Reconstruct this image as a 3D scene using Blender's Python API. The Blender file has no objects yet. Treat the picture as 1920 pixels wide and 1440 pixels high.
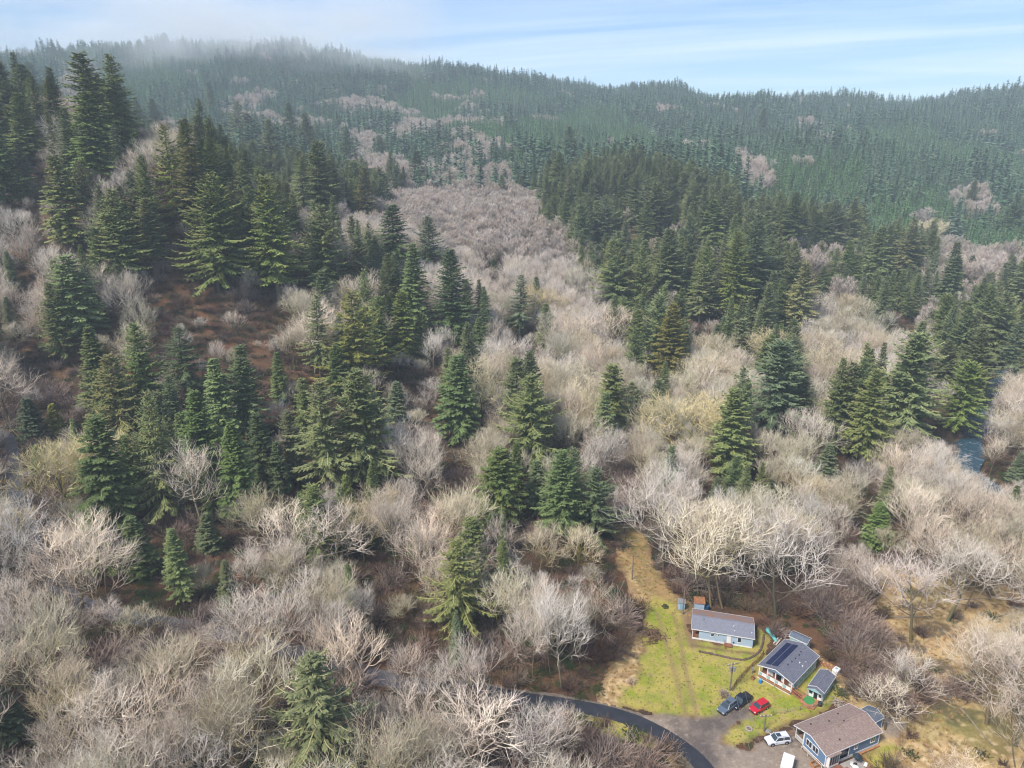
import bpy, math, random
import numpy as np
from mathutils import Vector, Matrix

sc = bpy.context.scene
R = math.radians
rng = np.random.default_rng(7)
random.seed(7)

# ------------------------------------------------------------------ camera, world, sun, exposure
F, PIT, CH = 1331.0, R(18.5), 105.0
cam = bpy.data.cameras.new('camera'); camo = bpy.data.objects.new('camera', cam)
sc.collection.objects.link(camo); sc.camera = camo
cam.sensor_width = 36.0; cam.lens = 36.0 * F / 1920.0
cam.clip_start = 0.5; cam.clip_end = 30000
camo.location = (0, 0, CH); camo.rotation_euler = (R(90) - PIT, 0, 0)

SUN_EL, SUN_AZ = R(50), R(228)          # azimuth clockwise from +Y (view direction)
w = bpy.data.worlds.new('World'); sc.world = w; w.use_nodes = True
nt = w.node_tree; nt.nodes.clear()
def N(t, typ, **kw):
    n = t.nodes.new(typ)
    for k, v in kw.items():
        if k.startswith('i_'):
            key = k[2:]
            n.inputs[int(key) if key.isdigit() else key.replace('_', ' ')].default_value = v
        else: setattr(n, k, v)
    return n
sky = N(nt, 'ShaderNodeTexSky', sky_type='NISHITA', sun_disc=False, sun_elevation=SUN_EL, sun_rotation=SUN_AZ,
        altitude=100, air_density=1.0, dust_density=0.4, ozone_density=2.0)
bg = N(nt, 'ShaderNodeBackground'); bg.inputs[1].default_value = 0.083
out = N(nt, 'ShaderNodeOutputWorld')
tc = N(nt, 'ShaderNodeTexCoord'); sep = N(nt, 'ShaderNodeSeparateXYZ')
nt.links.new(tc.outputs['Generated'], sep.inputs[0])
def M_(op, a, b=None, t=nt, clamp=False):
    n = t.nodes.new('ShaderNodeMath'); n.operation = op; n.use_clamp = clamp
    for i, v in ((0, a), (1, b)):
        if v is None: continue
        if isinstance(v, (int, float)): n.inputs[i].default_value = v
        else: t.links.new(v, n.inputs[i])
    return n.outputs[0]
zc = M_('MAXIMUM', M_('ADD', sep.outputs[2], 0.06), 0.02)
cx = M_('DIVIDE', sep.outputs[0], zc); cy = M_('DIVIDE', sep.outputs[1], zc)
# cirrus: long streaks that run from the lower middle up to the right
u_ = M_('ADD', M_('MULTIPLY', cx, 0.93), M_('MULTIPLY', cy, 0.10))
v_ = M_('ADD', M_('MULTIPLY', cx, 0.16), M_('MULTIPLY', cy, 0.42))
comb = N(nt, 'ShaderNodeCombineXYZ'); nt.links.new(M_('MULTIPLY', u_, 0.22), comb.inputs[0]); nt.links.new(v_, comb.inputs[1])
n1 = N(nt, 'ShaderNodeTexNoise', i_Scale=1.1, i_Detail=7.0, i_Roughness=0.62, i_Distortion=0.6)
nt.links.new(comb.outputs[0], n1.inputs['Vector'])
n2 = N(nt, 'ShaderNodeTexNoise', i_Scale=0.35, i_Detail=3.0, i_Roughness=0.5)
nt.links.new(comb.outputs[0], n2.inputs['Vector'])
cr = N(nt, 'ShaderNodeMapRange'); cr.inputs[1].default_value = 0.42; cr.inputs[2].default_value = 0.68
nt.links.new(n1.outputs[0], cr.inputs[0])
cr2 = N(nt, 'ShaderNodeMapRange'); cr2.inputs[1].default_value = 0.36; cr2.inputs[2].default_value = 0.62
nt.links.new(n2.outputs[0], cr2.inputs[0])
cf = M_('MULTIPLY', M_('MULTIPLY', cr.outputs[0], cr2.outputs[0]), 0.9, clamp=True)
veil = N(nt, 'ShaderNodeMapRange'); veil.inputs[1].default_value = 0.0; veil.inputs[2].default_value = 0.30
veil.inputs[3].default_value = 0.12; veil.inputs[4].default_value = 0.0
nt.links.new(sep.outputs[2], veil.inputs[0])
fac = M_('MAXIMUM', cf, veil.outputs[0], clamp=True)
fac = M_('ADD', M_('MULTIPLY', veil.outputs[0], M_('SUBTRACT', 1.0, cf)), cf, clamp=True)
mix = N(nt, 'ShaderNodeMix', data_type='RGBA')
mix.inputs[7].default_value = (9.0, 9.4, 10.0, 1)
tintn = N(nt, 'ShaderNodeMix', data_type='RGBA', blend_type='MULTIPLY'); tintn.inputs[0].default_value = 1.0; tintn.inputs[7].default_value = (.72, .90, 1.14, 1)
nt.links.new(sky.outputs[0], tintn.inputs[6])
nt.links.new(fac, mix.inputs[0]); nt.links.new(tintn.outputs[2], mix.inputs[6])
nt.links.new(mix.outputs[2], bg.inputs[0]); nt.links.new(bg.outputs[0], out.inputs[0])

sl = bpy.data.lights.new('sun', 'SUN'); sl.energy = 3.4; sl.angle = R(13); sl.color = (1.0, 0.94, 0.85)
so = bpy.data.objects.new('sun', sl); sc.collection.objects.link(so)
sd = Vector((math.sin(SUN_AZ) * math.cos(SUN_EL), math.cos(SUN_AZ) * math.cos(SUN_EL), math.sin(SUN_EL)))
so.rotation_euler = sd.to_track_quat('Z', 'Y').to_euler(); so.location = (0, 0, 300)

vs = sc.view_settings; vs.view_transform = 'Standard'; vs.look = 'None'; vs.gamma = 1; vs.exposure = 0.80
try: vs.use_curve_mapping = False
except Exception: pass
cy_ = sc.cycles
cy_.max_bounces = 4; cy_.diffuse_bounces = 2; cy_.glossy_bounces = 2; cy_.transmission_bounces = 2
cy_.volume_bounces = 2; cy_.transparent_max_bounces = 8; cy_.use_denoising = True
cy_.use_adaptive_sampling = True; cy_.adaptive_threshold = 0.02
sc.render.filter_size = 1.2 if hasattr(sc.render, 'filter_size') else 1.5
cy_.pixel_filter_type = 'BLACKMAN_HARRIS'; cy_.filter_width = 1.15

# ------------------------------------------------------------------ materials
MATS = {}
def mat(name, col, rough=0.8, metal=0.0, var=0.0, vscale=1.0, col2=None, bump=0.0, bscale=20.0, spec=0.3, coord='Object'):
    """plain or two-colour procedural material: noise mixes col and col2 and varies the value"""
    if name in MATS: return MATS[name]
    m = bpy.data.materials.new(name); m.use_nodes = True; t = m.node_tree
    b = t.nodes['Principled BSDF']; b.inputs['Roughness'].default_value = rough; b.inputs['Metallic'].default_value = metal
    b.inputs['Specular IOR Level'].default_value = spec
    tcn = N(t, 'ShaderNodeTexCoord')
    if col2 is None: col2 = tuple(c * (1 - var) for c in col)
    n = N(t, 'ShaderNodeTexNoise', i_Scale=vscale, i_Detail=5.0, i_Roughness=0.65)
    t.links.new(tcn.outputs[coord], n.inputs['Vector'])
    mr = N(t, 'ShaderNodeMapRange'); mr.inputs[1].default_value = 0.35; mr.inputs[2].default_value = 0.65
    t.links.new(n.outputs[0], mr.inputs[0])
    mx = N(t, 'ShaderNodeMix', data_type='RGBA')
    mx.inputs[6].default_value = (*col, 1); mx.inputs[7].default_value = (*col2, 1)
    t.links.new(mr.outputs[0], mx.inputs[0]); t.links.new(mx.outputs[2], b.inputs['Base Color'])
    if bump:
        nb = N(t, 'ShaderNodeTexNoise', i_Scale=bscale, i_Detail=4.0)
        t.links.new(tcn.outputs[coord], nb.inputs['Vector'])
        bp = N(t, 'ShaderNodeBump', i_Strength=bump); bp.inputs['Distance'].default_value = 0.1
        t.links.new(nb.outputs[0], bp.inputs['Height']); t.links.new(bp.outputs[0], b.inputs['Normal'])
    MATS[name] = m; return m

def plant_mat(name, c0, c1, c2=None, rvar=0.35, rough=0.75, hue=0.04, trans=0.0):
    """colour runs with the vertex attribute tint from c0 (old wood, inner needles, painted shade low in bare crowns) to c1 (new shoots, lichened twigs);
    every individual differs a little and is multiplied by its object colour"""
    m = bpy.data.materials.new(name); m.use_nodes = True; t = m.node_tree
    b = t.nodes['Principled BSDF']; b.inputs['Roughness'].default_value = rough; b.inputs['Specular IOR Level'].default_value = 0.15
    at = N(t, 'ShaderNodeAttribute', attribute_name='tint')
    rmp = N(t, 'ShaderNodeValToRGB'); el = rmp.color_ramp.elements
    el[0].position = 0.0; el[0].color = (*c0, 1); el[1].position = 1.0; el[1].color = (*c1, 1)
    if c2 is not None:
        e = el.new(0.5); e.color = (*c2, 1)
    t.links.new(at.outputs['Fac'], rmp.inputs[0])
    oi = N(t, 'ShaderNodeObjectInfo')
    hs = N(t, 'ShaderNodeHueSaturation')
    t.links.new(rmp.outputs[0], hs.inputs['Color'])
    t.links.new(M_('ADD', M_('MULTIPLY', M_('SUBTRACT', oi.outputs['Random'], 0.5, t), hue * 2, t), 0.5, t), hs.inputs['Hue'])
    r2 = M_('FRACT', M_('MULTIPLY', oi.outputs['Random'], 7.31, t), None, t)
    t.links.new(M_('ADD', M_('MULTIPLY', r2, rvar * 2, t), 1 - rvar, t), hs.inputs['Value'])
    r3 = M_('FRACT', M_('MULTIPLY', oi.outputs['Random'], 23.7, t), None, t)
    t.links.new(M_('ADD', M_('MULTIPLY', r3, 0.4, t), 0.75, t), hs.inputs['Saturation'])
    mu = N(t, 'ShaderNodeMix', data_type='RGBA', blend_type='MULTIPLY'); mu.inputs[0].default_value = 1.0
    t.links.new(hs.outputs[0], mu.inputs[6]); t.links.new(oi.outputs['Color'], mu.inputs[7])
    t.links.new(mu.outputs[2], b.inputs['Base Color'])
    MATS[name] = m; return m

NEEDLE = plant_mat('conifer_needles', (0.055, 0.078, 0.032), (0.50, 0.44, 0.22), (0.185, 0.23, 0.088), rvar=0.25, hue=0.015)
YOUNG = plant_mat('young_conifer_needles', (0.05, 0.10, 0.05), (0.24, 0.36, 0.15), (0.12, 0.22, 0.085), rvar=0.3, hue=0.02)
BARK = plant_mat('conifer_bark', (0.10, 0.08, 0.065), (0.22, 0.19, 0.16), rvar=0.3)
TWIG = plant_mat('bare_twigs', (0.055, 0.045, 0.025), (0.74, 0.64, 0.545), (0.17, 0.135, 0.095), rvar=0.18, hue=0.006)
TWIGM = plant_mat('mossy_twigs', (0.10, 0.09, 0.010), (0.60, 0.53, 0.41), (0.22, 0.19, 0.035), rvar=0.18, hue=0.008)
FNEEDLE = plant_mat('far_conifer_needles', (0.04, 0.075, 0.045), (0.24, 0.31, 0.17), (0.105, 0.175, 0.10), rvar=0.3, hue=0.02)  # bluer than the near needles: part of the haze put into the colour
FTWIG = plant_mat('far_bare_twigs', (0.09, 0.068, 0.045), (0.52, 0.435, 0.37), (0.25, 0.20, 0.155), rvar=0.2, hue=0.008)
PINKB = plant_mat('pinkish_brush_twigs', (0.07, 0.045, 0.032), (0.34, 0.25, 0.20), (0.16, 0.105, 0.08), rvar=0.25, hue=0.01)
BARKD = plant_mat('alder_bark', (0.11, 0.095, 0.05), (0.46, 0.42, 0.37), (0.25, 0.22, 0.15), rvar=0.3)
SHRUB = plant_mat('brush_twigs', (0.05, 0.03, 0.02), (0.20, 0.135, 0.095), (0.11, 0.068, 0.042), rvar=0.35, hue=0.03)
FERN = plant_mat('fern_leaves', (0.02, 0.035, 0.012), (0.08, 0.11, 0.035), (0.045, 0.065, 0.02), rvar=0.35, hue=0.03)
DRY = plant_mat('dry_grass_blades', (0.20, 0.13, 0.05), (0.52, 0.37, 0.18), (0.38, 0.26, 0.11), rvar=0.25, hue=0.02)

# ------------------------------------------------------------------ terrain
TY = np.array([0, 80, 130, 180, 230, 280, 330, 400, 500, 650, 850, 1100, 1400, 1700, 2300, 3600, 7000.])
TA = np.array([-.76, -.52, -.285, -.047, .19, .427, .664, .90])
TZ = np.array([
 # px0   300  600  900 1200 1500 1800 2100
 [  6,   5,   4,   2,   0,   0,   0,   0],
 [  6,   5,   4,   2,   0,   0,   0,   0],
 [  7,   5,   4,   2,   0,   0,   0,   0],
 [  9,   6,   4,   2,   0,   0,   0,   0],
 [ 17,  14,  10,   4,   1,   0,  -1,  -1],
 [ 36,  44,  25,   9,   3,   0,  -1,  -1],
 [ 70,  88,  50,  16,   8,   4,  -1,   0],
 [112, 103,  70,  28,  22,  15,   0,   6],
 [116,  96,  64,  45,  42,  26,   5,  20],
 [112,  82,  74,  62,  66,  27,  14,  40],
 [140, 112, 100,  84,  80,  86,  58,  70],
 [176, 160, 142, 120, 110, 104,  92, 118],
 [232, 222, 205, 174, 162, 140, 160, 220],
 [270, 284, 286, 232, 206, 172, 196, 245],
 [250, 260, 260, 215, 185, 160, 180, 220],
 [200, 200, 180, 150, 130, 120, 130, 150],
 [120, 120, 120, 100, 100, 100, 100, 100]], float)
def _cr(p0, p1, p2, p3, t):
    return 0.5 * ((2 * p1) + (-p0 + p2) * t + (2 * p0 - 5 * p1 + 4 * p2 - p3) * t * t + (-p0 + 3 * p1 - 3 * p2 + p3) * t ** 3)
def vnoise(x, y, seed=0):
    xi = np.floor(x).astype(np.int64); yi = np.floor(y).astype(np.int64); fx = x - xi; fy = y - yi
    fx = fx * fx * (3 - 2 * fx); fy = fy * fy * (3 - 2 * fy)
    def h(a, b):
        n = (a * 374761393 + b * 668265263 + seed * 974634777) & 0x7fffffff
        n = ((n ^ (n >> 13)) * 1274126177) & 0x7fffffff
        return ((n ^ (n >> 16)) & 0xffff) / 65535.0
    return (h(xi, yi) * (1 - fx) + h(xi + 1, yi) * fx) * (1 - fy) + (h(xi, yi + 1) * (1 - fx) + h(xi + 1, yi + 1) * fx) * fy
def fbm(x, y, seed=0, o=4):
    s = 0; a = 0.5
    for k in range(o):
        s = s + a * vnoise(x * 2 ** k, y * 2 ** k, seed + k); a *= 0.5
    return s / (1 - 0.5 ** o)
RIVER = None
def poly_dist(X, Y, pts, closed=False):
    d = np.full(X.shape, 1e9)
    P_ = list(pts) + ([pts[0]] if closed else [])
    for (x0, y0), (x1, y1) in zip(P_[:-1], P_[1:]):
        dx, dy = x1 - x0, y1 - y0; L = dx * dx + dy * dy + 1e-9
        t = np.clip(((X - x0) * dx + (Y - y0) * dy) / L, 0, 1)
        d = np.minimum(d, np.hypot(X - x0 - t * dx, Y - y0 - t * dy))
    return d
def inside(X, Y, pts):
    c = np.zeros(X.shape, bool); n = len(pts)
    for i in range(n):
        x0, y0 = pts[i]; x1, y1 = pts[(i + 1) % n]
        if y0 == y1: continue
        k = ((y0 > Y) != (y1 > Y)) & (X < (x1 - x0) * (Y - y0) / (y1 - y0) + x0)
        c ^= k
    return c
def sdist(X, Y, pts):
    d = poly_dist(X, Y, pts, True); return np.where(inside(X, Y, pts), d, -d)
def ground(X, Y):
    X = np.asarray(X, float); Y = np.asarray(Y, float)
    X, Y = np.broadcast_arrays(X, Y)
    Yc = np.clip(Y, 0, 6999); a = np.clip(X / np.maximum(Yc, 70), TA[0], TA[-1] - 1e-6)
    fy = np.interp(Yc, TY, np.arange(len(TY))); iy = np.minimum(fy.astype(int), len(TY) - 2); ty = fy - iy
    fa = np.interp(a, TA, np.arange(len(TA))); ia = np.minimum(fa.astype(int), len(TA) - 2); ta = fa - ia
    rows = []
    for k in (-1, 0, 1, 2):
        r = np.clip(iy + k, 0, len(TY) - 1)
        g = [TZ[r, np.clip(ia + j, 0, len(TA) - 1)] for j in (-1, 0, 1, 2)]
        rows.append(_cr(*g, ta))
    z = _cr(*rows, ty)
    far = np.clip((Yc - 330) / 500, 0, 1); hill = np.clip((z - 3) / 20, 0, 1)
    z = z + far * (fbm(X / 170, Y / 170, 3) - 0.5) * 46 + hill * (fbm(X / 35, Y / 35, 9) - 0.5) * 7
    z = z + np.clip((Yc - 1200) / 400, 0, 1) * (fbm(X / 90, Y / 400, 21) - .5) * 36
    if RIVER is not None:
        z = z - 2.6 * np.exp(-(poly_dist(X, Y, RIVER) / 8.0) ** 2)
    return z
S_, C_ = math.sin(PIT), math.cos(PIT)
def proj(X, Y, Z):
    h = CH - Z; z = Y * C_ + h * S_
    return 960 + F * X / z, 720 + F * (-Y * S_ + h * C_) / z, z
def at(px, py, Z=0.0):
    u = (px - 960) / F; v = (py - 720) / F; z = (CH - Z) / (S_ + v * C_)
    return (z * u, z * (C_ - v * S_))
def hit(px, py):
    """the point of the terrain seen at that pixel of the photograph"""
    u = (px - 960) / F; v = (py - 720) / F
    t = np.geomspace(60, 4000, 900)
    X = t * u; Y = t * (C_ - v * S_); Z = CH - t * (S_ + v * C_)
    b = np.nonzero(Z < ground(X, Y))[0]
    if not len(b): return None
    i = b[0]; lo, hi = t[max(i - 1, 0)], t[i]
    for _ in range(12):
        m = (lo + hi) / 2
        if CH - m * (S_ + v * C_) < float(ground(m * u, m * (C_ - v * S_))): hi = m
        else: lo = m
    return (hi * u, hi * (C_ - v * S_))
RIVER = [at(*p, -3) for p in ((1985, 640), (1900, 685), (1858, 742), (1832, 800), (1812, 852), (1822, 900), (1900, 948), (2040, 990), (2300, 1030))]

# ------------------------------------------------------------------ mesh helpers
COL = sc.collection
def link(o, parent=None):
    COL.objects.link(o)
    if parent is not None: o.parent = parent
    return o
def mesh_np(name, V, T, tint=None, mats=(), midx=None, smooth=False):
    V = np.asarray(V, np.float32).reshape(-1, 3); T = np.asarray(T, np.int32).reshape(-1, 3)
    me = bpy.data.meshes.new(name); me.vertices.add(len(V)); me.vertices.foreach_set('co', V.ravel())
    me.loops.add(T.size); me.loops.foreach_set('vertex_index', T.ravel())
    me.polygons.add(len(T)); me.polygons.foreach_set('loop_start', np.arange(0, T.size, 3, dtype=np.int32))
    me.polygons.foreach_set('loop_total', np.full(len(T), 3, np.int32))
    for m in mats: me.materials.append(m)
    if midx is not None: me.polygons.foreach_set('material_index', np.asarray(midx, np.int32))
    me.polygons.foreach_set('use_smooth', np.full(len(T), smooth))
    me.update(calc_edges=True)
    if tint is not None:
        a = me.attributes.new('tint', 'FLOAT', 'POINT'); a.data.foreach_set('value', np.asarray(tint, np.float32))
    return me
class Buf:
    def __init__(s): s.V = []; s.T = []; s.c = []; s.n = 0
    def add(s, v, t, c):
        v = np.asarray(v, float).reshape(-1, 3); s.V.append(v); s.T.append(np.asarray(t).reshape(-1, 3) + s.n)
        s.c.append(np.broadcast_to(c, (len(v),)).astype(float)); s.n += len(v)
    def tube(s, P_, r, tints, k=3):
        P_ = np.asarray(P_, float); n = len(P_); r = np.broadcast_to(r, (n,)); tints = np.broadcast_to(tints, (n,))
        d = np.gradient(P_, axis=0); d /= np.linalg.norm(d, axis=1)[:, None] + 1e-9
        up = np.where(np.abs(d[:, 2:3]) > .9, [[1., 0, 0]], [[0, 0, 1.]])
        a = np.cross(d, up); a /= np.linalg.norm(a, axis=1)[:, None] + 1e-9; b = np.cross(d, a)
        ang = np.arange(k) * 2 * math.pi / k
        v = P_[:, None] + r[:, None, None] * (np.cos(ang)[None, :, None] * a[:, None] + np.sin(ang)[None, :, None] * b[:, None])
        t = []
        for i in range(n - 1):
            for j in range(k):
                j2 = (j + 1) % k
                t += [(i * k + j, i * k + j2, i * k + k + j2), (i * k + j, i * k + k + j2, i * k + k + j)]
        s.add(v, t, np.repeat(tints, k))
    def arrays(s): return np.concatenate(s.V), np.concatenate(s.T), np.concatenate(s.c)

# ---- conifers
def conifer(seed, H=34, Rm=5.2, base=0.20, spacing=0.62, nb=6, droop=0.35, up=0.12, irr=0.35, prof=0.8, dens=1.0, tipw=0.8, gap=0.0, dead=0.0, lite=False):
    r = np.random.default_rng(seed); tr = Buf(); cr = Buf()
    lean = r.normal(0, .010 * H, 2)
    zz = np.linspace(0, 1, 6); tr.tube(np.c_[lean[0] * zz ** 2, lean[1] * zz ** 2, zz * H], 0.013 * H * (1 - zz * .97) + .02, 0.2 + .6 * zz, 4 if lite else 6)
    h = base * H; phase = 0.0
    ph = r.random(6) * 6.28
    while h < H * 0.985:
        t = (h / H - base) / (1 - base)
        L0 = Rm * (min(1.0, (1.02 - t)) ** prof) * (1 - .35 * max(0, .18 - t) / .18) + .15
        phase += 0.9 + r.random()
        for b in range(nb):
            az = phase + b * 2.3999 + r.normal(0, .3)
            cl = .5 * math.sin(2 * az + h * .55 + ph[0]) + .35 * math.sin(3 * az - h * .9 + ph[1]) + .3 * math.sin(h * 1.7 + ph[2])
            if r.random() < gap + max(0, -cl - .55) * .7: continue
            L = L0 * (1 + irr * (.55 * cl + r.normal(0, .55))); L = max(L, .25)
            if r.random() < dead: L *= .5
            hz = h + spacing * (r.random() - .5) * 1.3
            ns = 3 if lite else max(3, int(L / .9) + 2)
            s = np.linspace(0, 1, ns + 1)
            slope = (0.75 * t - 0.12) + r.normal(0, .08)
            z = hz + L * (slope * s - droop * (1.15 - t) * s ** 1.6 + up * s ** 4)
            wob = np.cumsum(r.normal(0, .05, ns + 1)) * L * .4
            rad = L * s; ca, sa = math.cos(az), math.sin(az)
            c = (hz / H) ** 1.5
            P_ = np.c_[lean[0] * c + rad * ca - wob * sa, lean[1] * c + rad * sa + wob * ca, z]
            d = np.diff(P_, axis=0); dn = d / (np.linalg.norm(d, axis=1)[:, None] + 1e-9)
            side = np.c_[-dn[:, 1], dn[:, 0], np.zeros(len(dn))]; side /= np.linalg.norm(side, axis=1)[:, None] + 1e-9
            bt = r.random() * .25
            if lite:
                wd = np.array([.10, .55, .42, .0][:ns + 1]) * L * .55 + .05
                wd[-1] = .02
                sd_ = np.vstack([side, side[-1:]])
                lft = P_ + sd_ * wd[:, None] - [0, 0, .12 * L]; rgt = P_ - sd_ * wd[:, None] - [0, 0, .12 * L]
                n = ns + 1; v = np.vstack([P_, lft, rgt]); tt = []
                for i in range(ns):
                    tt += [(i, n + i, n + i + 1), (i, n + i + 1, i + 1), (i, i + 1, 2 * n + i + 1), (i, 2 * n + i + 1, 2 * n + i)]
                cr.add(v, tt, np.r_[.35 + .35 * s + bt, .15 + .3 * s, .15 + .3 * s]); continue
            # rib: a low ridge of mossy, lighter wood
            rw = np.linspace(.10, .045, ns + 1) * (L / 4) ** .3
            sd_ = np.vstack([side, side[-1:]])
            v = np.vstack([P_ + [0, 0, .05], P_ + sd_ * rw[:, None], P_ - sd_ * rw[:, None]]); n = ns + 1; tt = []
            for i in range(ns):
                tt += [(i, n + i, n + i + 1), (i, n + i + 1, i + 1), (i, i + 1, 2 * n + i + 1), (i, 2 * n + i + 1, 2 * n + i)]
            cr.add(v, tt, np.clip(.36 + .38 * s * tipw + bt, 0, 1)[np.r_[0:n, 0:n, 0:n]])
            # sprays: narrow kites on both sides and hanging below
            m = max(4, int(L * 3.4 * dens)); ss = r.random(m * 2) * .93 + .07 if L > 1 else r.random(m * 2)
            sg = np.where(np.arange(m * 2) % 2, 1., -1.)
            k = np.minimum((ss * ns).astype(int), ns - 1); fr = ss * ns - k
            o = P_[k] + d[k] * fr[:, None]
            ln = (.45 + .95 * (1 - ss) ** .7 * min(1, L / 4)) * (.7 + .6 * r.random(m * 2))
            fwd = dn[k]; dirv = side[k] * sg[:, None] * (.75 + .4 * r.random((m * 2, 1))) + fwd * (.55 + .5 * r.random((m * 2, 1)))
            dirv[:, 2] -= .15 + droop * .9 * r.random(m * 2); dirv /= np.linalg.norm(dirv, axis=1)[:, None]
            wv = np.cross(dirv, [0, 0, 1.]); wv /= np.linalg.norm(wv, axis=1)[:, None] + 1e-9
            wv[:, 2] += r.normal(0, .35, m * 2)
            mid = o + dirv * ln[:, None] * .5; tip = o + dirv * ln[:, None]; tip[:, 2] -= ln * .18
            hw = (.12 + .12 * r.random(m * 2))[:, None]
            v = np.stack([o, mid + wv * hw, mid - wv * hw, tip], 1); q = np.arange(m * 2)[:, None] * 4
            tt = np.concatenate([q + [0, 1, 2], q + [1, 3, 2]], 1)
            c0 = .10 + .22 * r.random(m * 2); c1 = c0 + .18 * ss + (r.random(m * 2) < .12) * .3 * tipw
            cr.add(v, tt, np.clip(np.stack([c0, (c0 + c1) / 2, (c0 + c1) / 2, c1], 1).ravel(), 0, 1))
        h += spacing * (1.25 - .6 * t) * (.8 + .4 * r.random())
    return tr.arrays(), cr.arrays()

# ---- bare broadleaved trees
def bare(seed, H=21, spread=0.36, trunk_f=0.42, limbs=10, lv=4, ups=0.65, curve=0.24, tw=1.0, stems=1, kids=(5, 4, 2)):
    r = np.random.default_rng(seed); tr = Buf(); cr = Buf()
    def grow(p, d, L, rad, level, t0):
        n = 4 if level < 3 else 3
        if level >= 4: n = 2
        pts = [p]; dd = d.copy()
        for i in range(n):
            dd = dd + r.normal(0, curve * (.5 if level < 2 else 1), 3) * .6; dd[2] += ups * .22
            dd /= np.linalg.norm(dd); pts.append(pts[-1] + dd * L / n)
        pts = np.array(pts); rr = np.linspace(rad, rad * .45, n + 1)
        tn = np.clip(np.linspace(t0, t0 + .22, n + 1), 0, 1)
        buf = tr if level == 0 else cr
        if level >= lv:      # last order: one bright sliver, three-sided at the foot
            a = np.cross(dd, r.normal(0, 1, 3)); a /= np.linalg.norm(a) + 1e-9; b = np.cross(dd, a)
            ring = [(math.cos(q) * a + math.sin(q) * b) for q in (0, 2.094, 4.189)]
            v = np.array([pts[0] + q * rad for q in ring] + [pts[1] + q * rad * .8 for q in ring] + [pts[-1]])
            tt = [(0, 1, 4), (0, 4, 3), (1, 2, 5), (1, 5, 4), (2, 0, 3), (2, 3, 5), (3, 4, 6), (4, 5, 6), (5, 3, 6)]
            buf.add(v, tt, np.clip([.62, .62, .62, .68, .68, .68, .8], 0, 1)); return
        buf.tube(pts, rr, tn, 5 if level < 2 else 3)
        K = limbs if level == 0 else kids[level - 1]
        for i in range(K):
            f = (.35 + .65 * (i + r.random()) / K) if level else (trunk_f + (1 - trunk_f) * (i + .6 * r.random()) / K)
            j = min(int(f * n), n - 1); q = pts[j] + (pts[j + 1] - pts[j]) * (f * n - j)
            ax = pts[j + 1] - pts[j]; ax /= np.linalg.norm(ax)
            pr = r.normal(0, 1, 3); pr -= ax * pr.dot(ax); pr /= np.linalg.norm(pr)
            if level == 0:
                an = i * 2.4 + r.random() * .8; pr = np.array([math.cos(an), math.sin(an), 0])
                nd = ax * (.35 + .75 * f) + pr * (1.15 - .35 * f); ln = H * spread * (1.25 - .55 * f) * (.8 + .4 * r.random())
            else:
                nd = ax * .75 + pr * (.60 + .55 * r.random()); nd[2] += .10; ln = L * ((.56 if level < 3 else .80) + .25 * r.random()) * (1.15 - .40 * f)
            nd /= np.linalg.norm(nd)
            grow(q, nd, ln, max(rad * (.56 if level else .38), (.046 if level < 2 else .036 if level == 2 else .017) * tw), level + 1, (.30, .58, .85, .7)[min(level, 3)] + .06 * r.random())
        if level and level < lv:
            grow(pts[-1], dd, L * .5, rad * .45, level + 1, (.30, .58, .85, .7)[min(level, 3)])
    for s in range(stems):
        d0 = np.array([0, 0, 1.]) + (0 if stems == 1 else .35) * np.append(r.normal(0, 1, 2), 0); d0 /= np.linalg.norm(d0)
        grow(np.array([0, 0, -.3]) + np.append(r.normal(0, .3 * (stems - 1), 2), 0), d0, H * (.78 if stems == 1 else .70), .014 * H / math.sqrt(stems), 0, .10)
    V, T, c = cr.arrays()
    c = np.clip(c + (V[:, 2] / H - .55) * .5, 0, 1)  # lower twigs darker, upper ones lighter: crown shading put into the tint
    return tr.arrays(), (V, T, c)

class Kind:
    def __init__(s, name, specs, fn, tm, cm, H):
        s.name = name; s.tr = []; s.cr = []; s.H = []; s.join = []; s.col = bpy.data.collections.new(name + '_sources')
        for i, kw in enumerate(specs):
            (tv, tt, tcn), (cv, ct, cc) = fn(**kw)
            s.tr.append(mesh_np('trunk', tv, tt, tcn, [tm], smooth=True)); s.cr.append(mesh_np('crown', cv, ct, cc, [cm]))
            j = mesh_np(name, np.vstack([tv, cv]), np.vstack([tt, ct + len(tv)]), np.r_[tcn, cc], [tm, cm], np.r_[np.zeros(len(tt)), np.ones(len(ct))])
            o = bpy.data.objects.new('%s_%02d' % (name, i), j); s.col.objects.link(o); s.H.append(float(cv[:, 2].max()))
            s.join.append(o)
        s.n = len(specs)
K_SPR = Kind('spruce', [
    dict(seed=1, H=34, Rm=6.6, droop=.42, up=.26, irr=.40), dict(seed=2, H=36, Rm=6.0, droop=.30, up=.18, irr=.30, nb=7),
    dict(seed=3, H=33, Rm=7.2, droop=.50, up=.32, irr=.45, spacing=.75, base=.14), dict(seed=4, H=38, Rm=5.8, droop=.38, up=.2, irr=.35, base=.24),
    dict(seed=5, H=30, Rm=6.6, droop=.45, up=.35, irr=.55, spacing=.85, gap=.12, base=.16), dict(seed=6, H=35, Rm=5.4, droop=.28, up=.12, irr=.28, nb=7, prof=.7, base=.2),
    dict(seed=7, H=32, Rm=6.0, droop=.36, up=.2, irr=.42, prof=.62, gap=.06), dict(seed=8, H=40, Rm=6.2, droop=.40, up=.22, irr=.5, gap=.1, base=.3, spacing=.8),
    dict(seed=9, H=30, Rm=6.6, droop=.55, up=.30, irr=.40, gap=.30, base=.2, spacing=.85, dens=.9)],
    conifer, BARK, NEEDLE, 34)
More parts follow.
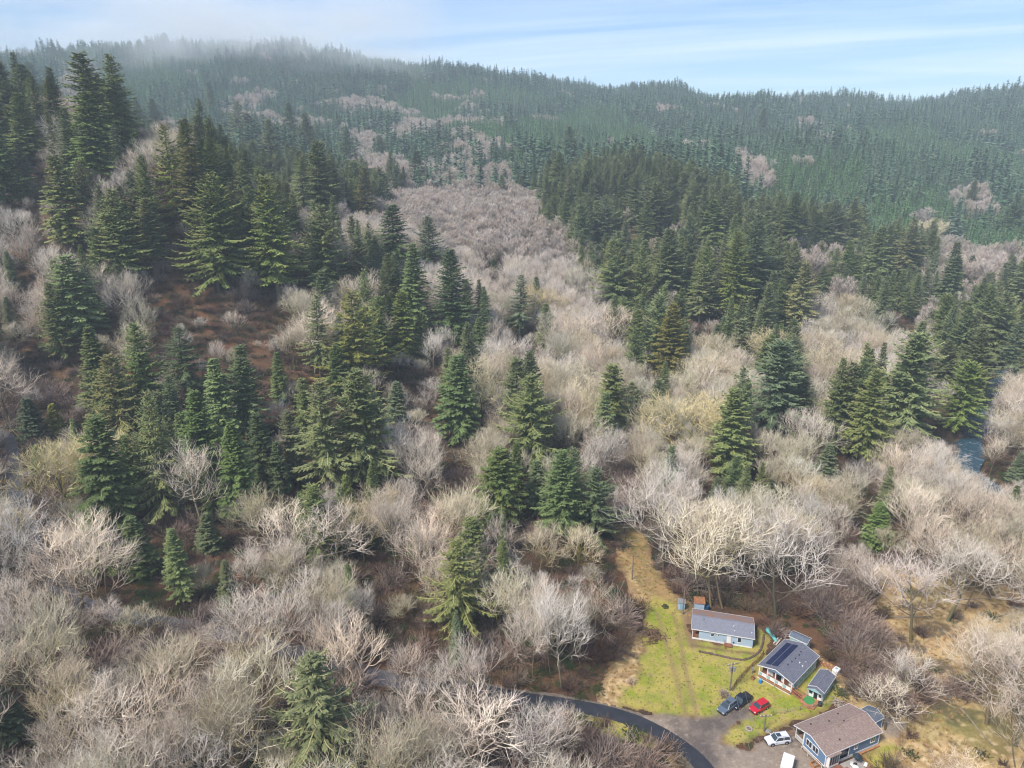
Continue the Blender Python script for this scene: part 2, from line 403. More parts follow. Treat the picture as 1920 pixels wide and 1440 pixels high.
K_HEM = Kind('hemlock', [
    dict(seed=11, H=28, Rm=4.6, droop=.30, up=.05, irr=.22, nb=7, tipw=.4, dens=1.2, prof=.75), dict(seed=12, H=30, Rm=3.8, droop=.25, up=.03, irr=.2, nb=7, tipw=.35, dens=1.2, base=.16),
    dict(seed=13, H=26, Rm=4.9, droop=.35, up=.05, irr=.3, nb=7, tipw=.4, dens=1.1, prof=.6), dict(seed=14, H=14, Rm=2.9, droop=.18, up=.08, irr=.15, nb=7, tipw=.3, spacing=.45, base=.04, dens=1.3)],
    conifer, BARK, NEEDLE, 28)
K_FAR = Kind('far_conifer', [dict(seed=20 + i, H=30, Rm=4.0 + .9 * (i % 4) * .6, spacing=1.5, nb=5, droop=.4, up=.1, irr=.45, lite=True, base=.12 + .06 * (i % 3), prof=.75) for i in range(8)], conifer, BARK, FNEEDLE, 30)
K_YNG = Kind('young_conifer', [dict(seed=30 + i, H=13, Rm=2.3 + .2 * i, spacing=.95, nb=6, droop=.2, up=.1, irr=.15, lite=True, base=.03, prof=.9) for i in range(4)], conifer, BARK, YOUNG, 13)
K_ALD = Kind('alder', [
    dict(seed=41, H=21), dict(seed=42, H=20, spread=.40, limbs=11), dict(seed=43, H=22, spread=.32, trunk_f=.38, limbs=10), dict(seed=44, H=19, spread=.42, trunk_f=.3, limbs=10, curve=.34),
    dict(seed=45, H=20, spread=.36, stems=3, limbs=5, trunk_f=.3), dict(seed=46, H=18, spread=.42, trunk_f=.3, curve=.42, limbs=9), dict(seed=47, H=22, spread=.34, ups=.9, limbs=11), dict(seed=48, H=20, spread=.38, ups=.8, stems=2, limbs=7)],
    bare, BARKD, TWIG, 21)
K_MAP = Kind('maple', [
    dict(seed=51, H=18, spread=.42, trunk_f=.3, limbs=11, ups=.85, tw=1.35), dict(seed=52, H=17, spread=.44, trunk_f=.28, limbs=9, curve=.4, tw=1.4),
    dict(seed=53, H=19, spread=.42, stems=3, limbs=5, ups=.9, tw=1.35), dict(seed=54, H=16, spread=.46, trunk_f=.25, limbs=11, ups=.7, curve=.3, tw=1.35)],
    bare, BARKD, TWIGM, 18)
K_FAL = Kind('far_alder', [dict(seed=60 + i, H=18, spread=.36, limbs=10, lv=3, kids=(6, 7, 0), tw=3.2, ups=.9, trunk_f=.35) for i in range(5)], bare, BARKD, FTWIG, 18)
def bush(seed, kind=0):
    r = np.random.default_rng(seed); b = Buf()
    for i in range(70 if kind == 0 else 110):
        az = r.random() * 6.283; el = (.35 + .9 * r.random()) if kind == 0 else (.1 + .75 * r.random()); L = (.7 + .7 * r.random()) * (1.5 if kind == 0 else .9)
        d = np.array([math.cos(az) * math.cos(el), math.sin(az) * math.cos(el), math.sin(el)]); o = np.append(r.normal(0, .3 if kind == 0 else .55, 2), -.05 if kind == 0 else .35 * r.random()); L *= 1 if kind == 0 else .62
        if kind == 0:
            m = o + d * L * .55 + r.normal(0, .12, 3)
            b.tube(np.array([o, m, m + (d + r.normal(0, .35, 3)) * L * .5]), [.03, .026, .018], [.1, .5, .95], 3)
            for _ in range(3):
                q = m + d * L * .3 * r.random(); b.tube(np.array([q, q + (d + r.normal(0, .6, 3)) * L * .35]), [.022, .012], [.55, 1.], 3)
        else:
            sd = np.array([-math.sin(az), math.cos(az), 0.]) * .06; m = o + d * L * .6; tp = o + d * L; tp[2] -= .3 * L * math.cos(el)
            b.add([o, m + sd, m - sd, tp], [(0, 1, 2), (1, 3, 2)], [.1, .5, .5, .6 + .4 * r.random()])
    z = np.zeros((0, 3)); return (np.zeros((3, 3)), [(0, 1, 2)], np.zeros(3)), b.arrays()
K_BRU = Kind('brush', [dict(seed=71 + i) for i in range(4)], bush, SHRUB, SHRUB, 1.5)
K_THK = Kind('thicket', [dict(seed=75 + i) for i in range(4)], bush, PINKB, PINKB, 1.5)
K_FRN = Kind('fern', [dict(seed=81 + i, kind=1) for i in range(4)], bush, FERN, FERN, 1)
def tuft(seed):
    r = np.random.default_rng(seed); b = Buf()
    for i in range(34):
        az = r.random() * 6.283; ln = .35 + .6 * r.random(); o = np.append(r.normal(0, .16, 2), -.03); sd = np.array([-math.sin(az), math.cos(az), 0]) * .035
        tp = o + np.array([math.cos(az) * .6, math.sin(az) * .6, .75]) * ln; b.add([o - sd, o + sd, tp], [(0, 1, 2)], [.2, .2, .7 + .3 * r.random()])
    return (np.zeros((3, 3)), [(0, 1, 2)], np.zeros(3)), b.arrays()
K_TUF = Kind('grass_tuft', [dict(seed=91 + i) for i in range(4)], tuft, DRY, DRY, .8)

LGR = plant_mat('lawn_blades', (0.10, 0.12, 0.02), (0.42, 0.40, 0.10), (0.22, 0.26, 0.04), rvar=0.4, hue=0.04)
K_LTF = Kind('lawn_tuft', [dict(seed=95 + i) for i in range(4)], tuft, LGR, LGR, .8)

def scatter(name, label, kind, P_, S, Rz, I, color=(1, 1, 1), tilt=None):
    """one object of stuff: the points carry scale, turn and source index, geometry nodes put a plant on each"""
    me = bpy.data.meshes.new(name); me.vertices.add(len(P_)); me.vertices.foreach_set('co', np.asarray(P_, np.float32).ravel())
    S = np.asarray(S, np.float32)
    if S.ndim == 1: S = np.c_[S, S, S]
    a = me.attributes.new('scl', 'FLOAT_VECTOR', 'POINT'); a.data.foreach_set('vector', S.ravel())
    rot = np.zeros((len(P_), 3), np.float32); rot[:, 2] = Rz
    if tilt is not None: rot[:, :2] = tilt
    a = me.attributes.new('rot', 'FLOAT_VECTOR', 'POINT'); a.data.foreach_set('vector', rot.ravel())
    a = me.attributes.new('idx', 'INT', 'POINT'); a.data.foreach_set('value', np.asarray(I, np.int32))
    o = link(bpy.data.objects.new(name, me)); o['kind'] = 'stuff'; o['label'] = label; o.color = (*color, 1)
    g = bpy.data.node_groups.new(name + '_nodes', 'GeometryNodeTree')
    g.interface.new_socket('Geometry', in_out='INPUT', socket_type='NodeSocketGeometry')
    g.interface.new_socket('Geometry', in_out='OUTPUT', socket_type='NodeSocketGeometry')
    gi = g.nodes.new('NodeGroupInput'); go = g.nodes.new('NodeGroupOutput'); ip = g.nodes.new('GeometryNodeInstanceOnPoints')
    ci = g.nodes.new('GeometryNodeCollectionInfo'); ci.inputs[0].default_value = kind.col; ci.inputs[1].default_value = True; ci.inputs[2].default_value = True
    def na(n, typ):
        x = g.nodes.new('GeometryNodeInputNamedAttribute'); x.data_type = typ; x.inputs[0].default_value = n
        return next(s for s in x.outputs if s.enabled and s.name == 'Attribute')
    g.links.new(gi.outputs[0], ip.inputs['Points']); g.links.new(ci.outputs[0], ip.inputs['Instance']); ip.inputs['Pick Instance'].default_value = True
    g.links.new(na('idx', 'INT'), ip.inputs['Instance Index']); g.links.new(na('scl', 'FLOAT_VECTOR'), ip.inputs['Scale'])
    e2r = g.nodes.new('FunctionNodeEulerToRotation'); g.links.new(na('rot', 'FLOAT_VECTOR'), e2r.inputs[0]); g.links.new(e2r.outputs[0], ip.inputs['Rotation'])
    g.links.new(ip.outputs[0], go.inputs[0])
    md = o.modifiers.new('plants', 'NODES'); md.node_group = g
    return o
# ------------------------------------------------------------------ ground sheet
def axis(segs):
    out_ = [segs[0][0]]
    for a, b, st in segs:
        n = max(1, int(round((b - a) / st))); out_ += list(np.linspace(a, b, n + 1)[1:])
    return np.array(out_)
gx = axis([(-2400, -800, 40), (-800, -300, 12), (-300, 260, 4), (260, 900, 12), (900, 2400, 40)])
gy = axis([(-400, 50, 15), (50, 420, 4), (420, 1000, 10), (1000, 2000, 16), (2000, 2700, 50)])
XX, YY = np.meshgrid(gx, gy); ZZ = ground(XX, YY)
idx = np.arange(XX.size).reshape(XX.shape)
a, b_, c_, d_ = idx[:-1, :-1].ravel(), idx[:-1, 1:].ravel(), idx[1:, 1:].ravel(), idx[1:, :-1].ravel()
T_ = np.concatenate([np.c_[a, b_, c_], np.c_[a, c_, d_]])

def floor_material():
    m = bpy.data.materials.new('forest_floor'); m.use_nodes = True; t = m.node_tree; b = t.nodes['Principled BSDF']
    b.inputs['Roughness'].default_value = .95; b.inputs['Specular IOR Level'].default_value = .1
    tcn = N(t, 'ShaderNodeTexCoord')
    def noise(s, d=5, r=.65):
        n = N(t, 'ShaderNodeTexNoise', i_Scale=s, i_Detail=d, i_Roughness=r); t.links.new(tcn.outputs['Object'], n.inputs['Vector']); return n.outputs[0]
    def step(v, lo, hi):
        n = N(t, 'ShaderNodeMapRange'); n.inputs[1].default_value = lo; n.inputs[2].default_value = hi; t.links.new(v, n.inputs[0]); return n.outputs[0]
    def mx(f, a_, b2):
        n = N(t, 'ShaderNodeMix', data_type='RGBA'); t.links.new(f, n.inputs[0])
        for i, v in ((6, a_), (7, b2)):
            if isinstance(v, tuple): n.inputs[i].default_value = (*v, 1)
            else: t.links.new(v, n.inputs[i])
        return n.outputs[2]
    base = mx(step(noise(.055), .42, .60), (.066, .044, .030), (.15, .076, .040))
    base = mx(step(noise(.9, 6, .75), .5, .72), base, (.19, .12, .075))
    base = mx(step(noise(.12, 5, .7), .56, .66), base, (.045, .055, .022))
    base = mx(step(noise(4.0, 6, .8), .52, .75), base, (.05, .03, .022))
    t.links.new(base, b.inputs['Base Color'])
    bp = N(t, 'ShaderNodeBump', i_Strength=.8); bp.inputs['Distance'].default_value = .4
    t.links.new(noise(1.6, 6, .8), bp.inputs['Height']); t.links.new(bp.outputs[0], b.inputs['Normal'])
    return m
g_ob = link(bpy.data.objects.new('ground', mesh_np('ground', np.c_[XX.ravel(), YY.ravel(), ZZ.ravel()], T_, None, [floor_material()], smooth=True)))
g_ob['kind'] = 'structure'; g_ob['label'] = 'brown forest floor of the valley and hills'

# ------------------------------------------------------------------ road, yard surfaces, river
def ipts(L, Z=0.0): return [at(x, y, Z) for x, y in L]
ROADPX = [(-120, 850), (-40, 800), (2, 808), (20, 838), (26, 880), (30, 925), (48, 975), (70, 1035), (100, 1090), (150, 1130), (230, 1155), (330, 1172), (430, 1192), (560, 1225), (690, 1265), (790, 1287)]
road = [hit(x, y) for x, y in ROADPX] + ipts([(875, 1307), (955, 1319), (1060, 1327), (1130, 1336), (1190, 1352), (1240, 1376), (1280, 1402), (1312, 1430), (1345, 1475), (1400, 1560)])
def smooth_line(P_, n=14):
    P_ = np.array(P_); o = []
    for i in range(len(P_) - 1):
        p = [P_[max(i - 1, 0)], P_[i], P_[i + 1], P_[min(i + 2, len(P_) - 1)]]
        for t in np.linspace(0, 1, n, endpoint=False): o.append(_cr(*p, t))
    return np.array(o + [P_[-1]])
roadL = smooth_line(road)
def ribbon(name, L, wd, dz, m, label, cross=5, crown=0.0, jit=0.0):
    L = np.asarray(L); d = np.gradient(L, axis=0); d /= np.linalg.norm(d, axis=1)[:, None] + 1e-9; nrm = np.c_[-d[:, 1], d[:, 0]]
    ks = np.linspace(-1, 1, cross); V = []; wd = np.broadcast_to(wd, (len(L),))
    for k in ks:
        e = 1 + (jit * (fbm(L[:, 0] * .7 + 50 * k, L[:, 1] * .7, 5) - .5) if abs(k) == 1 else 0)
        p = L + nrm * (k * wd / 2 * e)[:, None]; z = ground(L[:, 0], L[:, 1]) * .6 + ground(p[:, 0], p[:, 1]) * .4 + dz - crown * k * k
        V.append(np.c_[p, z])
    V = np.stack(V, 1).reshape(-1, 3); T2 = []
    for i in range(len(L) - 1):
        for j in range(cross - 1):
            q = i * cross + j; T2 += [(q, q + 1, q + cross + 1), (q, q + cross + 1, q + cross)]
    o = link(bpy.data.objects.new(name, mesh_np(name, V, T2, None, [m], smooth=True))); o['kind'] = 'structure'; o['label'] = label
    return o
ASPH = mat('wet_asphalt', (.020, .022, .030), .6, col2=(.034, .036, .046), vscale=.6, bump=.15, bscale=9, spec=.4)
SHOUL = mat('road_shoulder_gravel', (.20, .165, .135), .95, col2=(.11, .085, .06), vscale=1.2, bump=.4, bscale=6)
far_gray = mat('worn_road', (.13, .12, .125), .8, col2=(.075, .07, .075), vscale=.5, bump=.15, bscale=8)
SPLIT = len(roadL) - 14 * 10
ribbon('road_shoulder', roadL, 4.7, .10, SHOUL, 'gravel verge along the lane', jit=.5)
ribbon('road', roadL[SPLIT:], 3.3, .19, ASPH, 'dark wet asphalt lane curving past the yard', crown=.03, jit=.06)
ribbon('gravel_road', roadL[:SPLIT + 1], 3.9, .18, far_gray, 'grey worn lane under the bare trees on the left', crown=.03, jit=.1)

LAWN = [ipts(p) for p in (
    [(1205, 1150), (1225, 1120), (1262, 1128), (1285, 1168), (1296, 1205), (1415, 1218), (1424, 1180), (1440, 1190), (1432, 1240), (1500, 1262), (1545, 1255), (1572, 1305), (1545, 1335), (1500, 1352), (1450, 1366), (1405, 1372), (1360, 1395), (1352, 1372), (1385, 1358), (1395, 1330), (1345, 1345), (1310, 1345), (1250, 1338), (1165, 1326), (1150, 1310), (1190, 1270), (1210, 1215)],
    [(1360, 1385), (1420, 1352), (1490, 1345), (1475, 1362), (1420, 1385), (1372, 1402)],
    [(1590, 1480), (1628, 1420), (1662, 1388), (1692, 1402), (1655, 1440), (1620, 1500)],
    [(1100, 1345), (1160, 1352), (1200, 1372), (1230, 1395), (1190, 1400), (1110, 1380)],
    [(1460, 1440), (1500, 1430), (1510, 1500), (1450, 1500)])]
GRAV = [ipts(p) for p in (
    [(1180, 1338), (1260, 1342), (1330, 1345), (1372, 1326), (1405, 1316), (1432, 1318), (1420, 1340), (1372, 1362), (1350, 1395), (1400, 1405), (1440, 1380), (1490, 1368), (1510, 1385), (1560, 1425), (1600, 1520), (1330, 1560), (1300, 1440), (1262, 1385)],
    [(1652, 1330), (1700, 1360), (1690, 1385), (1650, 1392)])]
MEAD = [ipts(p) for p in (
    [(1150, 985), (1205, 985), (1222, 1050), (1262, 1110), (1300, 1140), (1300, 1170), (1220, 1170), (1185, 1110), (1160, 1050)],
    [(1195, 1195), (1215, 1230), (1190, 1290), (1160, 1330), (1110, 1330), (1140, 1260), (1170, 1215)],
    [(1060, 1352), (1160, 1360), (1240, 1400), (1290, 1450), (1330, 1540), (1000, 1560), (1010, 1400)],
    [(1545, 1090), (1640, 1060), (1740, 1050), (1850, 1090), (1990, 1130), (2150, 1200), (2150, 1560), (1640, 1560), (1660, 1440), (1690, 1380), (1640, 1290), (1585, 1220), (1550, 1150)],
    [(1530, 1225), (1575, 1265), (1620, 1310), (1670, 1330), (1700, 1420), (1660, 1450), (1600, 1330), (1560, 1290)])]
st = 0.35
gx2 = np.arange(5, 150, st); gy2 = np.arange(82, 205, st); X2, Y2 = np.meshgrid(gx2, gy2)
wob = (fbm(X2 / 3.5, Y2 / 3.5, 31) - .5) * 3.0 + (fbm(X2 / .8, Y2 / .8, 33, 2) - .5) * .9
def msk(polys, soft, off=0): 
    d = np.full(X2.shape, -99.)
    for p in polys: d = np.maximum(d, sdist(X2, Y2, p))
    return np.clip((d + wob + off) / soft + .5, 0, 1), d
mL, dL = msk(LAWN, 1.6); mG, dG = msk(GRAV, 1.2); mM, dM = msk(MEAD, 2.5)
def c3(*c): return np.array(c)[None, None, :]
def nz(s, k, o=4): return fbm(X2 / s, Y2 / s, k, o)[..., None]
def lerp(a_, b2, f): return a_ * (1 - f) + b2 * f
def ss(x, lo, hi):
    t = np.clip((x - lo) / (hi - lo), 0, 1); return t * t * (3 - 2 * t)
gold = lerp(c3(.50, .345, .165), c3(.32, .21, .10), ss(nz(2.2, 41), .42, .62)); gold = lerp(gold, c3(.17, .15, .05), ss(nz(7, 43), .54, .68) * .6)
gold = lerp(gold, c3(.56, .42, .24), ss(nz(.9, 45), .55, .75)); gold = lerp(gold, c3(.075, .06, .045), ss(nz(5, 48), .60, .70) * .8)
gold = lerp(gold, c3(.16, .18, .04), ss(nz(11, 49), .62, .74) * .3)
lawn = lerp(c3(.25, .27, .032), c3(.37, .31, .075), ss(nz(3.0, 51), .34, .56)); lawn = lerp(lawn, c3(.15, .22, .026), ss(nz(3.2, 53), .50, .75) * .5)
lawn = lerp(lawn, c3(.34, .25, .11), ss(nz(.75, 55), .50, .75) * .7); lawn = lerp(lawn, c3(.22, .19, .055), ss(nz(1.6, 57), .62, .78) * .4)
grav = lerp(c3(.26, .205, .16), c3(.15, .12, .10), ss(nz(3.5, 61), .40, .62)); grav = lerp(grav, c3(.38, .32, .26), ss(nz(.7, 63), .55, .8) * .7)
wet = np.exp(-(poly_dist(X2, Y2, ipts([(1385, 1340), (1330, 1360), (1320, 1400), (1335, 1470)])) / 2.6) ** 2)[..., None]
grav = lerp(grav, c3(.085, .072, .068), wet * .6)
brn = lerp(c3(.12, .07, .042), c3(.20, .115, .06), ss(nz(1.5, 71), .4, .65))
oliv = np.exp(-(poly_dist(X2, Y2, ipts([(1180, 990), (1205, 1060), (1245, 1120)])) / 6.) ** 2)[..., None]; gold = lerp(gold, lerp(c3(.20, .16, .05), c3(.30, .19, .08), ss(nz(1.2, 59), .4, .6)), oliv * .85)
colr = lerp(brn, gold, mM[..., None]); colr = lerp(colr, lawn, mL[..., None])
# wheel tracks across the lawn, leaf litter round the house, rough path strips
def track(pts, wd, col_, k):
    global colr
    f = np.exp(-(poly_dist(X2, Y2, smooth_line(ipts(pts), 8)) / wd) ** 2)[..., None] * k * (.55 + .9 * nz(1.1, 77)); colr = lerp(colr, col_, np.clip(f, 0, 1))
track([(1232, 1150), (1248, 1200), (1262, 1250), (1275, 1300), (1288, 1345)], .55, c3(.24, .165, .085), .75)
track([(1262, 1150), (1275, 1200), (1284, 1250), (1296, 1300), (1308, 1345)], .55, c3(.24, .165, .085), .75)
track([(1248, 1180), (1268, 1250), (1284, 1300)], 1.6, c3(.30, .24, .08), .35)
track([(1292, 1150), (1290, 1185), (1300, 1210)], 1.3, c3(.22, .14, .09), .9)
track([(1300, 1210), (1360, 1220), (1415, 1226)], .5, c3(.15, .09, .06), .7)
track([(1440, 1375), (1480, 1360), (1520, 1350)], .6, c3(.16, .11, .05), .8)
track([(1438, 1205), (1428, 1235), (1400, 1270)], 1.6, c3(.26, .20, .06), .6)
colr = lerp(colr, grav, mG[..., None])
top = np.maximum.reduce([mL, mG, mM]); reg = np.argmax(np.stack([mL * 1.01, mG * 1.2, mM]), 0)
cell = np.minimum.reduce([top[:-1, :-1], top[1:, 1:], top[1:, :-1], top[:-1, 1:]]) > .12
creg = reg[:-1, :-1]
Z2 = ground(X2, Y2) + .07 + (fbm(X2 / 1.2, Y2 / 1.2, 81) - .5) * .12 * (1 - mG) + .05 * np.clip(top, 0, 1)
def sheet_material(name, bscale, bst):
    m = bpy.data.materials.new(name); m.use_nodes = True; t = m.node_tree; b = t.nodes['Principled BSDF']; b.inputs['Roughness'].default_value = .9; b.inputs['Specular IOR Level'].default_value = .15
    at_ = N(t, 'ShaderNodeAttribute', attribute_name='ground_colour'); tcn = N(t, 'ShaderNodeTexCoord')
    n = N(t, 'ShaderNodeTexNoise', i_Scale=bscale, i_Detail=4., i_Roughness=.7); t.links.new(tcn.outputs['Object'], n.inputs['Vector'])
    mr = N(t, 'ShaderNodeMapRange'); mr.inputs[3].default_value = .55; mr.inputs[4].default_value = 1.45; t.links.new(n.outputs[0], mr.inputs[0])
    mu = N(t, 'ShaderNodeVectorMath', operation='SCALE'); t.links.new(at_.outputs['Color'], mu.inputs[0]); t.links.new(mr.outputs[0], mu.inputs['Scale'])
    t.links.new(mu.outputs[0], b.inputs['Base Color'])
    bp = N(t, 'ShaderNodeBump', i_Strength=bst); bp.inputs['Distance'].default_value = .15; t.links.new(n.outputs[0], bp.inputs['Height']); t.links.new(bp.outputs[0], b.inputs['Normal'])
    return m
id2 = np.arange(X2.size).reshape(X2.shape)
for k, nm, lb, bs, bt in ((0, 'lawn', 'mossy yellow green lawn round the houses', 3.0, .6), (1, 'gravel_driveway', 'brown grey gravel drive fanning out from the lane', 2.2, .4), (2, 'meadow', 'golden dead grass of the meadow and the clearing', 2.0, .9)):
    s_ = cell & (creg == k); a = id2[:-1, :-1][s_]; b_ = id2[:-1, 1:][s_]; c_ = id2[1:, 1:][s_]; d_ = id2[1:, :-1][s_]
    used, inv = np.unique(np.r_[a, b_, c_, d_], return_inverse=True); n = len(a); A, B, Cc, D = inv[:n], inv[n:2 * n], inv[2 * n:3 * n], inv[3 * n:]
    me = mesh_np(nm, np.c_[X2.ravel()[used], Y2.ravel()[used], Z2.ravel()[used]], np.concatenate([np.c_[A, B, Cc], np.c_[A, Cc, D]]), None, [sheet_material(nm + '_surface', bs, bt)], smooth=True)
    at_ = me.attributes.new('ground_colour', 'FLOAT_COLOR', 'POINT'); cc = np.ones((len(used), 4), np.float32); cc[:, :3] = colr.reshape(-1, 3)[used]; at_.data.foreach_set('color', cc.ravel())
    o = link(bpy.data.objects.new(nm, me)); o['kind'] = 'structure'; o['label'] = lb

def river_material():
    m = bpy.data.materials.new('river_water'); m.use_nodes = True; t = m.node_tree; b = t.nodes['Principled BSDF']
    b.inputs['Roughness'].default_value = .18; b.inputs['Specular IOR Level'].default_value = .5
    tcn = N(t, 'ShaderNodeTexCoord'); n = N(t, 'ShaderNodeTexNoise', i_Scale=.35, i_Detail=7., i_Roughness=.75, i_Distortion=.8); t.links.new(tcn.outputs['Object'], n.inputs['Vector'])
    mr = N(t, 'ShaderNodeMapRange'); mr.inputs[1].default_value = .57; mr.inputs[2].default_value = .68; t.links.new(n.outputs[0], mr.inputs[0])
    mx = N(t, 'ShaderNodeMix', data_type='RGBA'); mx.inputs[6].default_value = (.03, .075, .11, 1); mx.inputs[7].default_value = (.55, .60, .64, 1)
    t.links.new(mr.outputs[0], mx.inputs[0]); t.links.new(mx.outputs[2], b.inputs['Base Color'])
    bp = N(t, 'ShaderNodeBump', i_Strength=.8); bp.inputs['Distance'].default_value = .5; t.links.new(n.outputs[0], bp.inputs['Height']); t.links.new(bp.outputs[0], b.inputs['Normal'])
    return m
RL = smooth_line(RIVER, 10)
RW = 9.5 + 2 * np.sin(np.arange(len(RL)) * .5)
dd = np.gradient(RL, axis=0); dd /= np.linalg.norm(dd, axis=1)[:, None]; nn = np.c_[-dd[:, 1], dd[:, 0]]
rv = np.stack([np.c_[RL + nn * (k * RW / 2)[:, None], np.full(len(RL), -1.75)] for k in (-1, -.5, 0, .5, 1)], 1).reshape(-1, 3); rt = []
for i in range(len(RL) - 1):
    for j in range(4):
        q = i * 5 + j; rt += [(q, q + 1, q + 6), (q, q + 6, q + 5)]
o = link(bpy.data.objects.new('river', mesh_np('river', rv, rt, None, [river_material()], smooth=True))); o['kind'] = 'structure'; o['label'] = 'blue green river with white riffles between the trees'

# ------------------------------------------------------------------ trees
MAP = """
ffffffffffffffffffffffffffffffff
ffffffffffffffffffffffffffffffff
cxbcccffffffffffffffffffffffffff
cxbcccxhhhhhhhhfffffffffffffffff
ccbccbxcccxhhhhhfffffffffhffffff
cxxcbcccccxhhaahfccffcfhpppfffff
bxcxcccccccxaaaaaccccccppppppphc
b.cxcccccxcaaaaaaaccccccccxppmpp
bbbcccccccbccaaaaaxccccccbcccbbb
bbcbb..b.bcbcbaamaaccccccbbcccxc
bbcbx..b.bbcbccbcbbccccccmbbcxcc
xcc......bccbxmbbbbbcbbmcbbbxccc
b..cccc...ccb.cmbbbbcbbbcbbccccb
bccccccccc.cc.cmcbbxmmbccbcccc.b
.cmmccccccccbbcmcmbbmmcxbbcxbb.x
bcmccbccccccbbbbccbbbbccbbbcbb.c
bcmcccbcmccmbbbcbcc.bbbbxbxbbb..
bbcbccbbmbbbbmmcmcm..bbbbmmmbbbb
bbbbbbbbbbbbbmcmmmm..bbbb.bboobb
bbbbbbbbbbb..ccbmbbb....bb.ooobb
bbbbbbbbbbb..ccbbbbb......ooobbb
bbbbbbbbbbbb.bbbbbb........ooobb
bbbbbbbbbbcbbbbbbbo........booob
bbbbbbbbbbcbbbbbbo.........boobb
bbbbbbbbbbbbbbbbbbo.........ooob
bbbbbbbbbbbbbbbbbbb.........ooob
""".split()
MAP = [(''.join('b' if (k >= 29 and 11 <= i <= 16 and ch in '.g') else ch for k, ch in enumerate(r))) for i, r in enumerate(MAP)]
assert all(len(r) == 32 for r in MAP), [len(r) for r in MAP]
MARR = np.array([list(r) for r in MAP])
